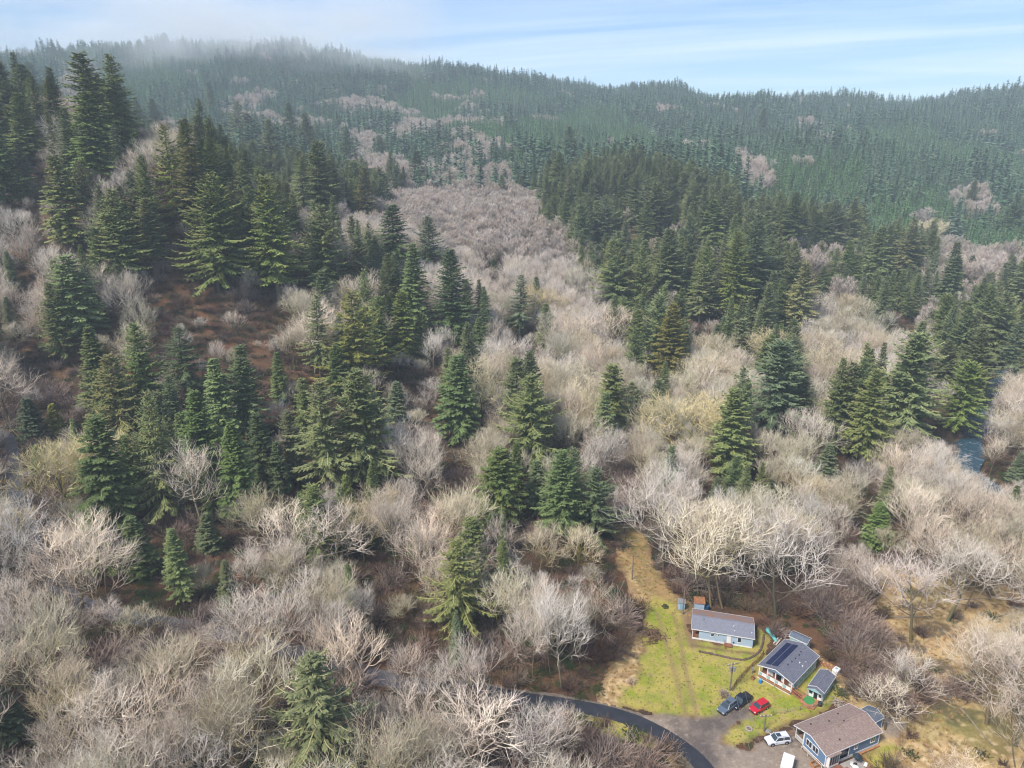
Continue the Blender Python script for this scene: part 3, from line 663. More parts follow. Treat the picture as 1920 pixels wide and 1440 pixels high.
# hero conifers read off the photograph: px, top, foot, crown width, kind, colour, words
GOLD, BRT, DRK, OLV, PAL, TAN = (1.45, 1.15, .75), (1.02, 1.16, .85), (.72, .80, .82), (1.08, 1.05, .85), (1.35, 1.3, 1.15), (1.35, 1.1, .92)
GOLM = (1.15, 1.08, .78)
HERO = [
 (22, 225, 430, 80, 's', DRK, 'dark conifer at the left edge of the hillside'), (58, 180, 320, 70, 's', OLV, ''), (72, 98, 210, 62, 's', DRK, ''), (8, 80, 210, 60, 's', DRK, ''),
 (195, 107, 310, 55, 'h', OLV, ''), (190, 180, 370, 95, 'h', BRT, 'bright green conifer with a pale bare trunk foot on the left hillside'), (238, 110, 300, 60, 's', OLV, ''), (272, 112, 295, 62, 'h', DRK, ''), (303, 106, 292, 100, 's', DRK, 'widest dark conifer of the hilltop clump'),
 (140, 300, 480, 62, 'h', OLV, ''), (401, 148, 240, 46, 'h', BRT, 'lone slim conifer behind the hilltop clump'), (335, 238, 420, 66, 's', OLV, ''), (372, 282, 450, 76, 's', TAN, 'tan mossy conifer upslope of the sprawling olive one'),
 (455, 176, 300, 52, 's', DRK, ''), (478, 215, 310, 50, 'h', OLV, ''), (550, 197, 300, 60, 's', DRK, 'dark pointed conifer above the valley of bare alders'), (515, 228, 360, 95, 's', OLV, ''), (582, 216, 320, 58, 's', DRK, ''), (605, 270, 410, 62, 's', OLV, ''), (652, 240, 330, 50, 's', DRK, ''),
 (410, 335, 545, 116, 's', OLV, 'sprawling olive conifer with long curved limbs'), (525, 340, 575, 112, 's', OLV, 'tall olive conifer standing above the brown slope'), (615, 392, 567, 115, 's', OLV, ''), (688, 318, 430, 100, 's', TAN, 'tan conifer at the edge of the bare alder valley'),
 (740, 387, 520, 60, 'h', DRK, ''), (808, 407, 520, 100, 's', DRK, 'dark ragged conifer on the border of the alder valley'), (784, 465, 640, 90, 'h', BRT, 'bright green conifer with a pale lower trunk'), (850, 475, 660, 108, 's', DRK, 'dark conifer with drooping limbs beside a bright green one'),
 (757, 552, 690, 60, 'h', OLV, ''), (672, 550, 738, 132, 's', GOLD, 'big golden brown conifer in mid slope'), (240, 362, 550, 84, 's', OLV, ''), (295, 376, 500, 84, 's', OLV, ''), (162, 482, 640, 56, 'h', BRT, 'slim bright green conifer over the pinkish brush'),
 (350, 615, 740, 104, 's', DRK, ''), (200, 622, 800, 62, 'h', OLV, ''), (232, 670, 850, 92, 's', TAN, ''), (317, 740, 985, 76, 's', PAL, 'pale grey green conifer with stiff level sprays'), (215, 790, 1000, 112, 'h', DRK, 'broad dark conifer beside a mossy yellow tree'),
 (425, 682, 870, 82, 'h', BRT, ''), (470, 655, 840, 112, 's', DRK, ''), (455, 800, 985, 66, 'h', BRT, 'bright green narrow conifer above the bare trees'), (265, 950, 1075, 54, 'y', BRT, 'small neat green conifer standing alone among bare trees'), (65, 738, 830, 44, 'y', DRK, 'small blue green conifer beside the bend of the lane'), (108, 755, 815, 30, 'y', GOLD, 'tiny yellow green conifer near the bend of the lane'), (78, 832, 890, 44, 'y', DRK, ''), (395, 960, 1035, 60, 'y', DRK, ''),
 (530, 665, 765, 60, 'h', DRK, ''), (530, 832, 935, 74, 'h', DRK, ''), (618, 727, 948, 102, 's', OLV, 'olive conifer of the dense group over the bare maples'), (680, 703, 928, 128, 's', OLV, 'broadest green conifer of the dense central group'), (860, 672, 842, 68, 'h', DRK, 'dense dark green conifer alone beside the rust brown slope'),
 (997, 707, 885, 118, 's', OLV, 'large feathery conifer in the middle of the valley'), (1050, 850, 1015, 90, 's', DRK, ''), (1112, 880, 1015, 72, 's', DRK, 'dark conifer above the grassy track'), (930, 845, 995, 76, 'h', OLV, 'soft green conifer among greenish maples'), (863, 1017, 1188, 104, 's', (1.15, 1.05, .92), 'moss hung conifer among the nearer maples'), (610, 1238, 1470, 128, 's', (1.1, 1.0, .85), 'spindly pale conifer with thin drooping limbs'),
 (1250, 575, 728, 108, 's', GOLD, 'golden tipped conifer alone among pale alders'), (1150, 467, 600, 90, 's', OLV, 'conifer at the tip of the pale alder stand'), (975, 520, 640, 62, 's', DRK, ''), (1250, 435, 585, 92, 's', OLV, ''), (1310, 500, 612, 64, 's', OLV, ''), (1370, 442, 612, 88, 's', OLV, 'conifer with a pale bare trunk line up its face'), (1398, 410, 595, 84, 's', DRK, ''), (1335, 378, 475, 66, 'h', OLV, ''),
 (1495, 497, 635, 100, 's', TAN, 'round shouldered brownish conifer with curled limbs'), (1538, 500, 560, 46, 'h', DRK, ''), (1480, 365, 475, 82, 's', OLV, ''), (1548, 378, 482, 82, 's', OLV, ''), (1587, 375, 492, 72, 's', OLV, ''), (1690, 415, 535, 88, 's', TAN, 'brownish conifer beside a pale domed broadleaf'), (1635, 430, 545, 54, 'h', OLV, ''), (1770, 460, 592, 92, 'h', DRK, ''), (1812, 480, 535, 42, 'h', DRK, ''), (1848, 480, 525, 36, 'h', DRK, ''),
 (1697, 548, 605, 60, 's', DRK, ''), (1860, 550, 690, 82, 's', OLV, ''), (1905, 480, 605, 76, 's', OLV, ''), (1815, 340, 405, 50, 's', OLV, ''), (1892, 365, 455, 50, 's', OLV, ''), (1446, 646, 832, 92, 's', DRK, 'tall dark conifer among pink grey alders'), (1684, 633, 838, 90, 's', OLV, 'tall conifer standing over a brown bank by the river'), (1615, 700, 885, 100, 's', PAL, 'frosted grey green conifer with upswept sprays'),
 (1792, 683, 818, 112, 's', OLV, 'level branched conifer right beside the river'), (1760, 640, 740, 60, 's', DRK, ''), (1815, 620, 762, 80, 's', OLV, ''), (1365, 737, 908, 112, 's', OLV, 'soft olive conifer among the mossy maples'),
 (1640, 945, 1025, 112, 'h', (1.35, 1.5, 1.1), 'pale lime feathery tree at the edge of the golden meadow'), (1048, 290, 398, 58, 's', DRK, ''), (1065, 240, 340, 50, 's', OLV, ''), (783, 285, 362, 38, 'h', DRK, 'lone blue green conifer in the pale alder valley'), (885, 330, 375, 28, 'h', DRK, 'tiny lone conifer between mossy domes in the alder valley'), (715, 255, 318, 36, 's', DRK, ''), (925, 485, 515, 30, 'y', DRK, ''),
 (1882, 610, 742, 64, 's', DRK, 'dark conifer where the river vanishes upstream'), (1190, 330, 440, 62, 's', OLV, ''), (1225, 345, 450, 60, 's', TAN, ''), (1130, 370, 470, 60, 's', OLV, ''), (1170, 300, 400, 56, 's', OLV, ''), (1100, 300, 400, 50, 's', OLV, ''), (1260, 395, 430, 40, 'h', BRT, 'bright green cone shaped tree in the dark conifer stand'), (1208, 380, 475, 60, 's', OLV, ''), (1425, 200, 280, 50, 's', OLV, ''),
 (15, 1290, 1400, 60, 'h', DRK, 'dark conifer cut off at the left edge below the bare trees'), (1000, 330, 385, 26, 'h', DRK, ''), (1460, 700, 800, 40, 's', DRK, ''), (1183, 718, 800, 40, 'h', DRK, ''), (1545, 830, 900, 40, 'y', DRK, ''), (1905, 850, 905, 60, 'h', DRK, ''), (30, 560, 640, 60, 'h', DRK, ''), (30, 475, 560, 56, 'h', DRK, ''), (500, 780, 930, 90, 's', DRK, ''), (395, 740, 930, 80, 's', DRK, ''), (745, 690, 790, 44, 'y', DRK, ''), (640, 650, 760, 70, 's', DRK, '')]
PALM = (1.18, 1.14, 1.06)
BHERO = [  # broadleaved: px, top, foot, width, kind, colour, words
 (1345, 945, 1140, 145, 'm', PALM, 'big pale mossy maple towering over the light blue house'), (1245, 890, 1075, 125, 'a', (1, 1, 1), 'bare tree with long drooping limbs beside the grassy track'), (1455, 935, 1160, 140, 'a', (1, 1, 1), 'bare tree with mossy leaning trunks behind the light blue house'),
 (155, 960, 1155, 105, 'a', PALM, 'bare tree with straight dark trunk beside the lane'), (195, 985, 1172, 90, 'a', PALM, 'second dark trunked bare tree beside the lane'), (1708, 1035, 1205, 120, 'a', (1, .95, .95), 'tall bare tree with straight dark trunk in the golden meadow'), (1775, 1010, 1165, 170, 'a', (1.1, 1.1, 1.05), 'broad silvery tree with spreading crown in the meadow'),
 (1085, 975, 1075, 60, 'm', PALM, 'upright fan shaped mossy maple below the dark conifer'), (1010, 975, 1080, 60, 'm', PALM, 'fan shaped mossy maple left of its twin'), (385, 820, 1000, 84, 'a', PALM, 'white limbed bare tree against dark conifers'), (140, 800, 985, 110, 'm', GOLM, 'golden mossy maple on the left below the conifers'), (185, 795, 960, 90, 'm', GOLM, ''),
 (485, 915, 1030, 80, 'm', OLV, ''), (645, 935, 1080, 120, 'a', PALM, ''), (565, 945, 1090, 110, 'a', PALM, ''), (905, 660, 830, 90, 'm', OLV, 'greenish mossy maple beside the dense dark conifer'), (1440, 610, 720, 100, 'm', GOLM, 'yellow tinged domed maple left of the tall dark conifer'), (1300, 735, 880, 130, 'm', GOLM, 'wide yellow green maple in mid valley'), (1240, 740, 850, 90, 'm', OLV, ''),
 (1140, 570, 680, 110, 'a', PALM, 'domed pale alder at the centre of the valley'), (1085, 580, 690, 80, 'a', PALM, ''), (625, 570, 660, 110, 'a', PALM, 'white twigged tree above the big golden conifer'), (590, 560, 700, 80, 'a', PALM, ''), (1750, 405, 470, 50, 'm', PALM, 'pale domed broadleaf at the edge of the young plantation'), (1724, 385, 440, 40, 'a', (.9, .85, .95), ''), (1015, 525, 620, 60, 'm', GOLM, ''),
 (690, 500, 620, 60, 'a', PALM, ''), (860, 320, 352, 40, 'm', GOLM, ''), (910, 315, 350, 40, 'm', GOLM, ''), (955, 300, 345, 50, 'm', GOLM, ''), (905, 1270, 1450, 150, 'a', PALM, ''), (1000, 1335, 1500, 110, 'a', (1, 1, 1), 'bare tree with mossy arching limbs over the asphalt lane'), (1700, 1235, 1330, 90, 'a', (1.05, 1.05, 1), ''), (1660, 1275, 1370, 110, 'a', (1, 1.02, .95), 'low grey tree beside the grey shed'), (1850, 1190, 1360, 160, 'a', (1, .97, .95), ''), (1905, 1180, 1400, 120, 'a', (1, 1, 1), ''),
 (240, 1270, 1450, 120, 'a', PALM, ''), (60, 1170, 1330, 130, 'a', PALM, ''), (760, 1210, 1330, 60, 'a', PALM, ''), (25, 660, 800, 90, 'a', PALM, 'white twigged tree above the bend of the lane')]

YARD = [LAWN[0], LAWN[2], GRAV[0], MEAD[0], MEAD[1]]
HOUSEPOLY = [ipts([(1285, 1130), (1425, 1150), (1440, 1180), (1560, 1190), (1600, 1240), (1600, 1310), (1680, 1320), (1680, 1460), (1430, 1480), (1350, 1400), (1290, 1250)])]
BUILD = [ipts(p) for p in ([(1288, 1130), (1425, 1150), (1422, 1225), (1290, 1208)], [(1415, 1250), (1472, 1190), (1505, 1180), (1545, 1235), (1500, 1300)], [(1500, 1305), (1550, 1245), (1585, 1255), (1560, 1330)], [(1482, 1378), (1590, 1312), (1668, 1330), (1665, 1400), (1560, 1470)])]
HSIL = []
VIS = [(975, 1322), (1010, 1325), (1050, 1327), (1155, 1343), (1190, 1354), (1225, 1370), (1255, 1388), (12, 825), (28, 865), (165, 1130), (330, 1170), (1852, 748), (1842, 775), (1834, 795), (1826, 815), (1818, 838), (1811, 860), (1190, 1020), (1200, 1060), (1215, 1095), (1235, 1120), (1165, 1290), (1130, 1320), (1120, 1375), (1180, 1400), (1225, 1420), (1640, 1150), (1720, 1190), (1690, 1130), (1650, 1210), (1740, 1300), (1790, 1330), (1740, 1390), (1700, 1420), (1790, 1400), (1850, 1420), (1900, 1130), (1500, 1180), (1545, 1170), (300, 590), (350, 600), (420, 590), (470, 620), (520, 580), (560, 700), (780, 735), (800, 700), (860, 875), (745, 1120), (750, 1230), (1130, 940), (1170, 920), (100, 340), (75, 400), (90, 670), (130, 700)]
def hides_hero(px_, top_, base_, half, zd_):
    for vx, vy in VIS:
        if abs(vx - px_) < half * 1.35 and top_ < vy < top_ + .88 * (base_ - top_): return True
    for hx, ht_, hf, hw_, hz in HSIL:
        if zd_ < hz - 1 and abs(px_ - hx) < hw_ * .38 + half * .7 and top_ < hf - .38 * (hf - ht_) and base_ > ht_: return True
    return False
def blocked(X, Y, road_m=3.4, low=False):
    b = poly_dist(X, Y, roadL) < road_m; b |= poly_dist(X, Y, RIVER) < 4.8
    for p in YARD + (BUILD if low else HOUSEPOLY): b |= sdist(X, Y, p) > -0.5
    return b
TREES = []      # (screen size, kind, index, X, Y, Z, sxy, sz, rot, colour, words, px, py)
KD = {'s': K_SPR, 'h': K_HEM, 'y': K_YNG, 'a': K_ALD, 'm': K_MAP}
occX, occY, occR = [], [], []
for L, seed in ((HERO, 1), (BHERO, 2)):
    for q, (px, top_, foot, wd, k, colx, words) in enumerate(L):
        p = hit(px, foot)
        if p is None: continue
        X, Y = p; Z = float(ground(X, Y)); z = Y * C_ + (CH - Z) * S_
        # height that makes the top project at its row
        t = (top_ - 720) / F; Ht = (CH - Y * (S_ + t * C_) / (C_ - t * S_)) - Z
        Ht *= 1.06 if k in 'sh' else 1
        if k in 'sh': Ht = min(max(Ht, 8), 60)
        if k == 'y': k = 'h'; Ht = min(Ht, 15.9)
        K = KD[k]; i = 8 if px in (610, 863) else 3 if ( (k == 'h' and Ht < 16)) else int(rng.integers(0, 8 if k == 's' else K.n if k != 'h' else 3))
        src = K.join[i]; Hs = K.H[i]; W = wd / F * z
        bw = max(src.bound_box[6][0] - src.bound_box[0][0], src.bound_box[6][1] - src.bound_box[0][1]) * .50
        sz = Ht / Hs; sx = float(np.clip(W / bw, sz * .55, sz * 1.6))
        HSIL.append((px, top_, foot, wd, z)) if foot > 260 and (seed == 1 or q < 14) else None
        TREES.append([F * Ht / z, k, i, X, Y, Z - .3, sx, sz, rng.random() * 6.28, colx, words, px, (top_ + foot) / 2]); occX.append(X); occY.append(Y); occR.append(max(2.6, sx * bw * .33))
occX, occY, occR = map(np.array, (occX, occY, occR))

def jgrid(x0, x1, y0, y1, s, k):
    r = np.random.default_rng(k); xs = np.arange(x0, x1, s); ys = np.arange(y0, y1, s); X, Y = np.meshgrid(xs, ys)
    return (X + r.uniform(-.6, .6, X.shape) * s).ravel(), (Y + r.uniform(-.6, .6, X.shape) * s).ravel()
def lookup(px, py):
    j = (px + rng.uniform(-16, 16, px.shape)) // 60; i = (py + rng.uniform(-14, 14, py.shape)) // 60
    return MARR[np.clip(i, 0, len(MARR) - 1).astype(int), np.clip(j, 0, 31).astype(int)]
FARL = {k: [] for k in ('far_conifer', 'young_conifer', 'far_alder', 'alder', 'spruce', 'hemlock', 'maple')}
# nearer ground, up to 640 m
X, Y = jgrid(-520, 560, 42, 640, 5.7, 5); Z = ground(X, Y)
px, py, zd = proj(X, Y, Z + 11)
k_ = (zd > 30) & (px > -330) & (px < 2250) & (py < 1800); X, Y, Z, px, py, zd = (v[k_] for v in (X, Y, Z, px, py, zd))
ch = lookup(px, py); bl = blocked(X, Y)
r1 = rng.random(len(X)); r2 = rng.random(len(X)); r3 = rng.random(len(X)); rr = rng.random(len(X)) * 6.28
patch = fbm(X / 26, Y / 26, 101)
for n in range(len(X)):
    if bl[n]: continue
    c = ch[n]; x, y, z = X[n], Y[n], Z[n] - .3
    dh = np.hypot(occX - x, occY - y)
    if (dh < occR).any(): continue
    d = zd[n]
    if c == 'x': c = 'c' if r1[n] < .42 else 'b'; 
    if c == 'f': c = 'C' if r1[n] < .93 else 'b'
    if c == 'h': c = 'C' if r1[n] < .45 else 'A'
    k = None; u = (r1[n] * 37.7) % 1; up_ = (px[n] < 900 and d > 250); 
    if c in 'cC':
        if u < (.55 if up_ else .62) * (1 if c == 'c' else 1.3):
            k = 's' if r2[n] < .62 else 'h'; Ht = (22 + 16 * r3[n]) * (1 if k == 's' else .85) * (.8 if y < 200 else 1)
            if d < 190: Ht *= .75
        elif u < (.68 if up_ else .72): k = 'a'; Ht = 12 + 6 * r3[n]
    elif c == 'b':
        if u < .55: k = 'a' if patch[n] + .4 * (r2[n] - .5) < (.56 if 650 < px[n] < 1600 and py[n] > 560 else .60) else 'm'; Ht = 16.5 + 9 * r3[n]
        elif u > .965: k = 'h'; Ht = 6 + 8 * r3[n]
    elif c == 'm':
        if u < .66: k = 'm' if r2[n] < .66 else 'a'; Ht = 14 + 7 * r3[n]
        elif u > .96: k = 'h'; Ht = 12 + 10 * r3[n]
    elif c == 'a':
        if u < .96: k = 'a' if patch[n] < .6 or r2[n] < .75 else 'm'; Ht = 15 + 5 * r3[n]
    elif c == 'A': k = 'a'; Ht = 15 + 6 * r3[n]
    elif c == 'o':
        if u < .14: k = 'a'; Ht = 10 + 8 * r3[n]
    elif c == '.':
        if u < .20 and d > 160: k = 'a'; Ht = 6 + 8 * r3[n]
    elif c == 'p': continue
    if k is None: continue
    K = KD[k]; i = int(r2[n] * 977) % (3 if k == 'h' else 8 if k == 's' else K.n); sz = Ht / K.H[i]; sx = sz * (.85 + .4 * ((r3[n] * 13.3) % 1))
    if k in 'sh': sx *= 1.22; sz *= 1.1; Ht *= 1.1
    if k in 'am': sx = sz * (.84 + .28 * ((r3[n] * 13.3) % 1))
    base_ = py[n] + 11 * F / d; top_ = base_ - Ht * F / d
    if d < 520 and hides_hero(px[n], top_, base_, F * 5 / d, d):
        if k in 'sh' or r2[n] < .35: continue
        sx *= .6; sz *= .5; Ht *= .5; top_ = base_ - Ht * F / d
        if hides_hero(px[n], top_ + .3 * Ht * F / d, base_, F * 2.5 / d, d): continue
    g = .85 + .3 * ((r1[n] * 91.7) % 1); yel = .97 + .10 * ((r2[n] * 71.3) % 1)
    TREES.append([F * Ht / d, k, i, x, y, z, sx, sz, rr[n], (g * yel, g, g * (2 - yel) * .97), '', px[n], py[n]])
# plantation, finer spacing
X, Y = jgrid(100, 700, 480, 980, 5.6, 6); Z = ground(X, Y); px, py, zd = proj(X, Y, Z + 5); ch = lookup(px, py); k_ = (ch == 'p') & (px < 2200)
for x, y, z, r in zip(X[k_], Y[k_], Z[k_], rng.random(k_.sum())): FARL['young_conifer'].append((x, y, z - .2, 1.0 + .55 * r, .85 + .95 * ((r * 7.7) % 1), r * 50, int(r * 4)))
X, Y = jgrid(-300, 60, 560, 900, 4.8, 61); Z = ground(X, Y); px, py, zd = proj(X, Y, Z + 5); k_ = (px > 640) & (px < 780) & (py > 240) & (py < 320)
for x, y, z, r in zip(X[k_], Y[k_], Z[k_], rng.random(k_.sum())): FARL['young_conifer'].append((x, y, z - .2, 1.0 + .55 * r, .85 + .95 * ((r * 7.7) % 1), r * 50, int(r * 4)))
# hills beyond 640 m
X, Y = jgrid(-1900, 1900, 640, 2150, 7.4, 8); s_ = np.abs(X) < Y * .86 + 60; X, Y = X[s_], Y[s_]; Z = ground(X, Y); px, py, zd = proj(X, Y, Z + 12)
ch = lookup(px, py); pt = fbm(X / 60, Y / 60, 111); r = rng.random((len(X), 4)); stand = fbm(X / 150, Y / 210, 117); gul = fbm(X / 22, Y / 40, 119)
for n in range(len(X)):
    c = ch[n]; ald = (c == 'h' and pt[n] > .51) or (c == 'f' and pt[n] > .76) or (c in 'ab' and r[n, 0] < .8)
    if c == 'p' and px[n] > 1200 and Y[n] < 1000: continue
    if ald:
        h = .75 + .4 * r[n, 1]; FARL['far_alder'].append((X[n], Y[n], Z[n] - .3, h * 1.1, h, r[n, 2] * 6.28, int(r[n, 3] * 5)))
    elif stand[n] > .575 and Y[n] > 760:
        h = (1.15 + .6 * r[n, 1]); FARL['young_conifer'].append((X[n], Y[n], Z[n] - .3, h, h * 1.15, r[n, 2] * 6.28, int(r[n, 3] * 4)))
    elif gul[n] > .70: continue
    else:
        h = (.55 + .75 * r[n, 1] ** 1.3) * (.72 + .6 * np.clip((stand[n] - .35) / .3, 0, 1)); FARL['far_conifer'].append((X[n], Y[n], Z[n] - .3, h * (1.0 + .35 * r[n, 2]), h, r[n, 2] * 6.28, int(r[n, 3] * 8)))

# which trees become things of their own: the 290 that show largest of each kind, the rest goes into the woods
GROUPS = {'s': 'conifer', 'h': 'conifer', 'y': 'conifer', 'a': 'bare_tree', 'm': 'mossy_maple'}
def inframe(t): return -20 < t[11] < 1940 and -20 < t[12] < 1500
single = []; byg = {}
for t in TREES: byg.setdefault(GROUPS[t[1]], []).append(t)
LIM = {'conifer': 285, 'bare_tree': 285, 'mossy_maple': 230}
for g, L in byg.items():
    L.sort(key=lambda t: (-(t[10] != ''), -(t[0] if inframe(t) else 0)))
    single += [(g, t) for t in L[:LIM[g]]]
    for t in L[LIM[g]:]:
        K = KD[t[1]]; far = math.hypot(t[3], t[4]) > 430
        nm = K.name
        if far and nm in ('alder', 'maple'): nm = 'far_alder'; i = t[2] % 5; f = K.H[t[2]] / K_FAL.H[i]
        else: i = t[2]; f = 1
        FARL[nm].append((t[3], t[4], t[5], t[6] * f, t[7] * f, t[8], i))
TL = []
for g, t in single:
    K = KD[t[1]]; i = t[2]
    e = link(bpy.data.objects.new(g, None)); e.empty_display_size = .5; e.location = t[3:6]; e.rotation_euler = (0, 0, t[8]); e.scale = (t[6], t[6], t[7])
    for nm, me in (('trunk', K.tr[i]), ('crown', K.cr[i])):
        o = link(bpy.data.objects.new(nm, me), e); o.color = (*t[9], 1)
    e['category'] = {'conifer': 'conifer', 'bare_tree': 'bare tree', 'mossy_maple': 'maple tree'}[g]
    e['group'] = {'conifer': 'conifers standing in the wood', 'bare_tree': 'bare pale trees of the wood', 'mossy_maple': 'mossy maples of the wood'}[g]
    TL.append((g, t, e))
LABELS = {'far_conifer': ('distant_woods', 'blue green conifer woods covering the far hills', K_FAR), 'young_conifer': ('young_plantation', 'dense young conifer plantations on the slopes', K_YNG), 'far_alder': ('distant_bare_woods', 'pale bare alder woods up the valley', K_FAL),
          'alder': ('bare_woods', 'smaller pale bare trees between the larger ones', K_ALD), 'spruce': ('conifer_woods', 'smaller dark conifers between the larger ones', K_SPR), 'hemlock': ('soft_conifer_woods', 'smaller soft green conifers between the larger ones', K_HEM), 'maple': ('mossy_woods', 'smaller greenish mossy trees between the larger ones', K_MAP)}
for k, L in FARL.items():
    if not L: continue
    A = np.array(L); nm, lb, K = LABELS[k]
    scatter(nm, lb, K, A[:, :3], np.c_[A[:, 3], A[:, 3], A[:, 4]], A[:, 5], A[:, 6].astype(int) % K.n)
print('TREES', len(TREES), {g: len(L) for g, L in byg.items()}, {k: len(v) for k, v in FARL.items()})

# understory: twiggy brush, ferns and dry tufts
X, Y = jgrid(-330, 400, 45, 470, 2.5, 12); Z = ground(X, Y); px, py, zd = proj(X, Y, Z); k_ = (px > -200) & (px < 2120) & (py < 1700) & (zd > 30); X, Y, Z, zd = X[k_], Y[k_], Z[k_], zd[k_]
k_ = ~blocked(X, Y, 2.6, True)
THKP = [ipts(p) for p in ([(1470, 1120), (1640, 1090), (1665, 1200), (1650, 1290), (1700, 1340), (1640, 1320), (1595, 1240), (1545, 1170)], [(1085, 1385), (1200, 1400), (1262, 1425), (1310, 1480), (1290, 1560), (1000, 1560), (1040, 1420)], [(1590, 1285), (1640, 1300), (1690, 1350), (1660, 1340)], [(1175, 1120), (1200, 1150), (1190, 1200), (1150, 1200)])]
thk = (fbm(X / 18, Y / 18, 141) > .50)
ink = np.zeros(len(X), bool)
for p in THKP: ink |= sdist(X, Y, p) > 0
for p in MEAD[2:]: k_ &= ink | ~((sdist(X, Y, p) > 1) & (rng.random(len(X)) < .88))
thk = thk[k_]; X, Y, Z, zd = X[k_], Y[k_], Z[k_], zd[k_]; pt = fbm(X / 14, Y / 14, 131); r = rng.random((len(X), 3))
b1 = (r[:, 0] < .55) & ((pt > .45) | (r[:, 1] < .3)); b2 = (~b1) & (r[:, 0] > .62)
b3 = thk & (r[:, 2] < .30) & (fbm(X / 5, Y / 5, 143) > .45)
for p in THKP: b3 |= (sdist(X, Y, p) > 0) & (r[:, 2] < .62)
for msk_, nm, lb, K, s0 in ((b3, 'thicket', 'pinkish bare thicket between the trees', K_THK, 1.9), (b1, 'undergrowth', 'brown twiggy brush under the trees', K_BRU, 1.15), (b2, 'ferns', 'dark green ferns and low evergreen brush on the forest floor', K_FRN, 1.25)):
    n = int(msk_.sum()); s = s0 * (.6 + .9 * rng.random(n)); scatter(nm, lb, K, np.c_[X[msk_], Y[msk_], Z[msk_] - .05], s, rng.random(n) * 6.28, rng.integers(0, 4, n))
X, Y = jgrid(8, 148, 84, 200, .85, 14); Z = ground(X, Y); k_ = np.zeros(len(X), bool)
for p in MEAD: k_ |= sdist(X, Y, p) + (fbm(X / 4, Y / 4, 9) - .5) * 5 > .3
for p in LAWN + GRAV + HOUSEPOLY[:0]: k_ &= sdist(X, Y, p) < -.3
k_ &= (poly_dist(X, Y, roadL) > 2.6) & (rng.random(len(X)) < .72) & (fbm(X / 6, Y / 6, 77) > .40)
n = int(k_.sum()); scatter('dry_grass', 'tufts of golden dead grass in the meadow', K_TUF, np.c_[X[k_], Y[k_], Z[k_] + .05], .5 + .7 * rng.random(n), rng.random(n) * 6.28, rng.integers(0, 4, n))

# ------------------------------------------------------------------ air
def volume_box(name, lo, hi, dens, colv, label, aniso=0.0):
    x0, y0, z0 = lo; x1, y1, z1 = hi
    V = [(x0, y0, z0), (x1, y0, z0), (x1, y1, z0), (x0, y1, z0), (x0, y0, z1), (x1, y0, z1), (x1, y1, z1), (x0, y1, z1)]
    Fc = [(0, 3, 2, 1), (4, 5, 6, 7), (0, 1, 5, 4), (1, 2, 6, 5), (2, 3, 7, 6), (3, 0, 4, 7)]
    me = bpy.data.meshes.new(name); me.from_pydata(V, [], Fc); o = link(bpy.data.objects.new(name, me)); m = bpy.data.materials.new(name); m.use_nodes = True
    t = m.node_tree; t.nodes.clear(); ou = N(t, 'ShaderNodeOutputMaterial'); v = N(t, 'ShaderNodeVolumePrincipled'); v.inputs['Color'].default_value = (*colv, 1); v.inputs['Density'].default_value = dens; v.inputs['Anisotropy'].default_value = aniso
    t.links.new(v.outputs[0], ou.inputs['Volume']); me.materials.append(m); o['kind'] = 'stuff'; o['label'] = label; m.cycles.volume_sampling = 'DISTANCE'
    return o, m, v
volume_box('haze', (-2500, -500, -8), (2500, 2800, 425), .00021, (.76, .90, 1.0), 'thin blue haze of the valley air')
mo, mm, mv = volume_box('hill_mist', (-1250, 1330, 225), (-120, 2050, 410), .0, (.97, .985, 1.0), 'low white mist lying on the left hilltop')
t = mm.node_tree; tcn = N(t, 'ShaderNodeTexCoord'); mp = N(t, 'ShaderNodeMapping'); mp.inputs['Scale'].default_value = (.004, .004, .011); t.links.new(tcn.outputs['Object'], mp.inputs[0])
n = N(t, 'ShaderNodeTexNoise', i_Scale=1.0, i_Detail=3.0, i_Roughness=.6); t.links.new(mp.outputs[0], n.inputs['Vector'])
mr = N(t, 'ShaderNodeMapRange'); mr.inputs[1].default_value = .39; mr.inputs[2].default_value = .70; mr.inputs[4].default_value = .0080; t.links.new(n.outputs[0], mr.inputs[0])
sp = N(t, 'ShaderNodeSeparateXYZ'); t.links.new(tcn.outputs['Generated'], sp.inputs[0])
def edge(v, a_): return M_('MULTIPLY', M_('SUBTRACT', 1.0, M_('ABSOLUTE', M_('SUBTRACT', M_('MULTIPLY', v, 2.0, t), 1.0, t), None, t), t), a_, t, True)
fz = M_('MULTIPLY', edge(sp.outputs[2], 2.2), M_('MULTIPLY', edge(sp.outputs[0], 3.0), edge(sp.outputs[1], 3.0), t), t)
t.links.new(M_('MULTIPLY', mr.outputs[0], fz, t), mv.inputs['Density'])
# short green tufts roughen the lawn
X, Y = jgrid(15, 75, 92, 150, .62, 15); Z = ground(X, Y); k_ = np.zeros(len(X), bool)
for p in LAWN: k_ |= sdist(X, Y, p) > .4
for p in BUILD: k_ &= sdist(X, Y, p) < 0
for p in GRAV: k_ &= sdist(X, Y, p) < -.2
k_ &= rng.random(len(X)) < .6
n = int(k_.sum()); scatter('lawn_tufts', 'short mossy grass tufts all over the lawn', K_LTF, np.c_[X[k_], Y[k_], Z[k_] + .06], .25 + .35 * rng.random(n), rng.random(n) * 6.28, rng.integers(0, 4, n))
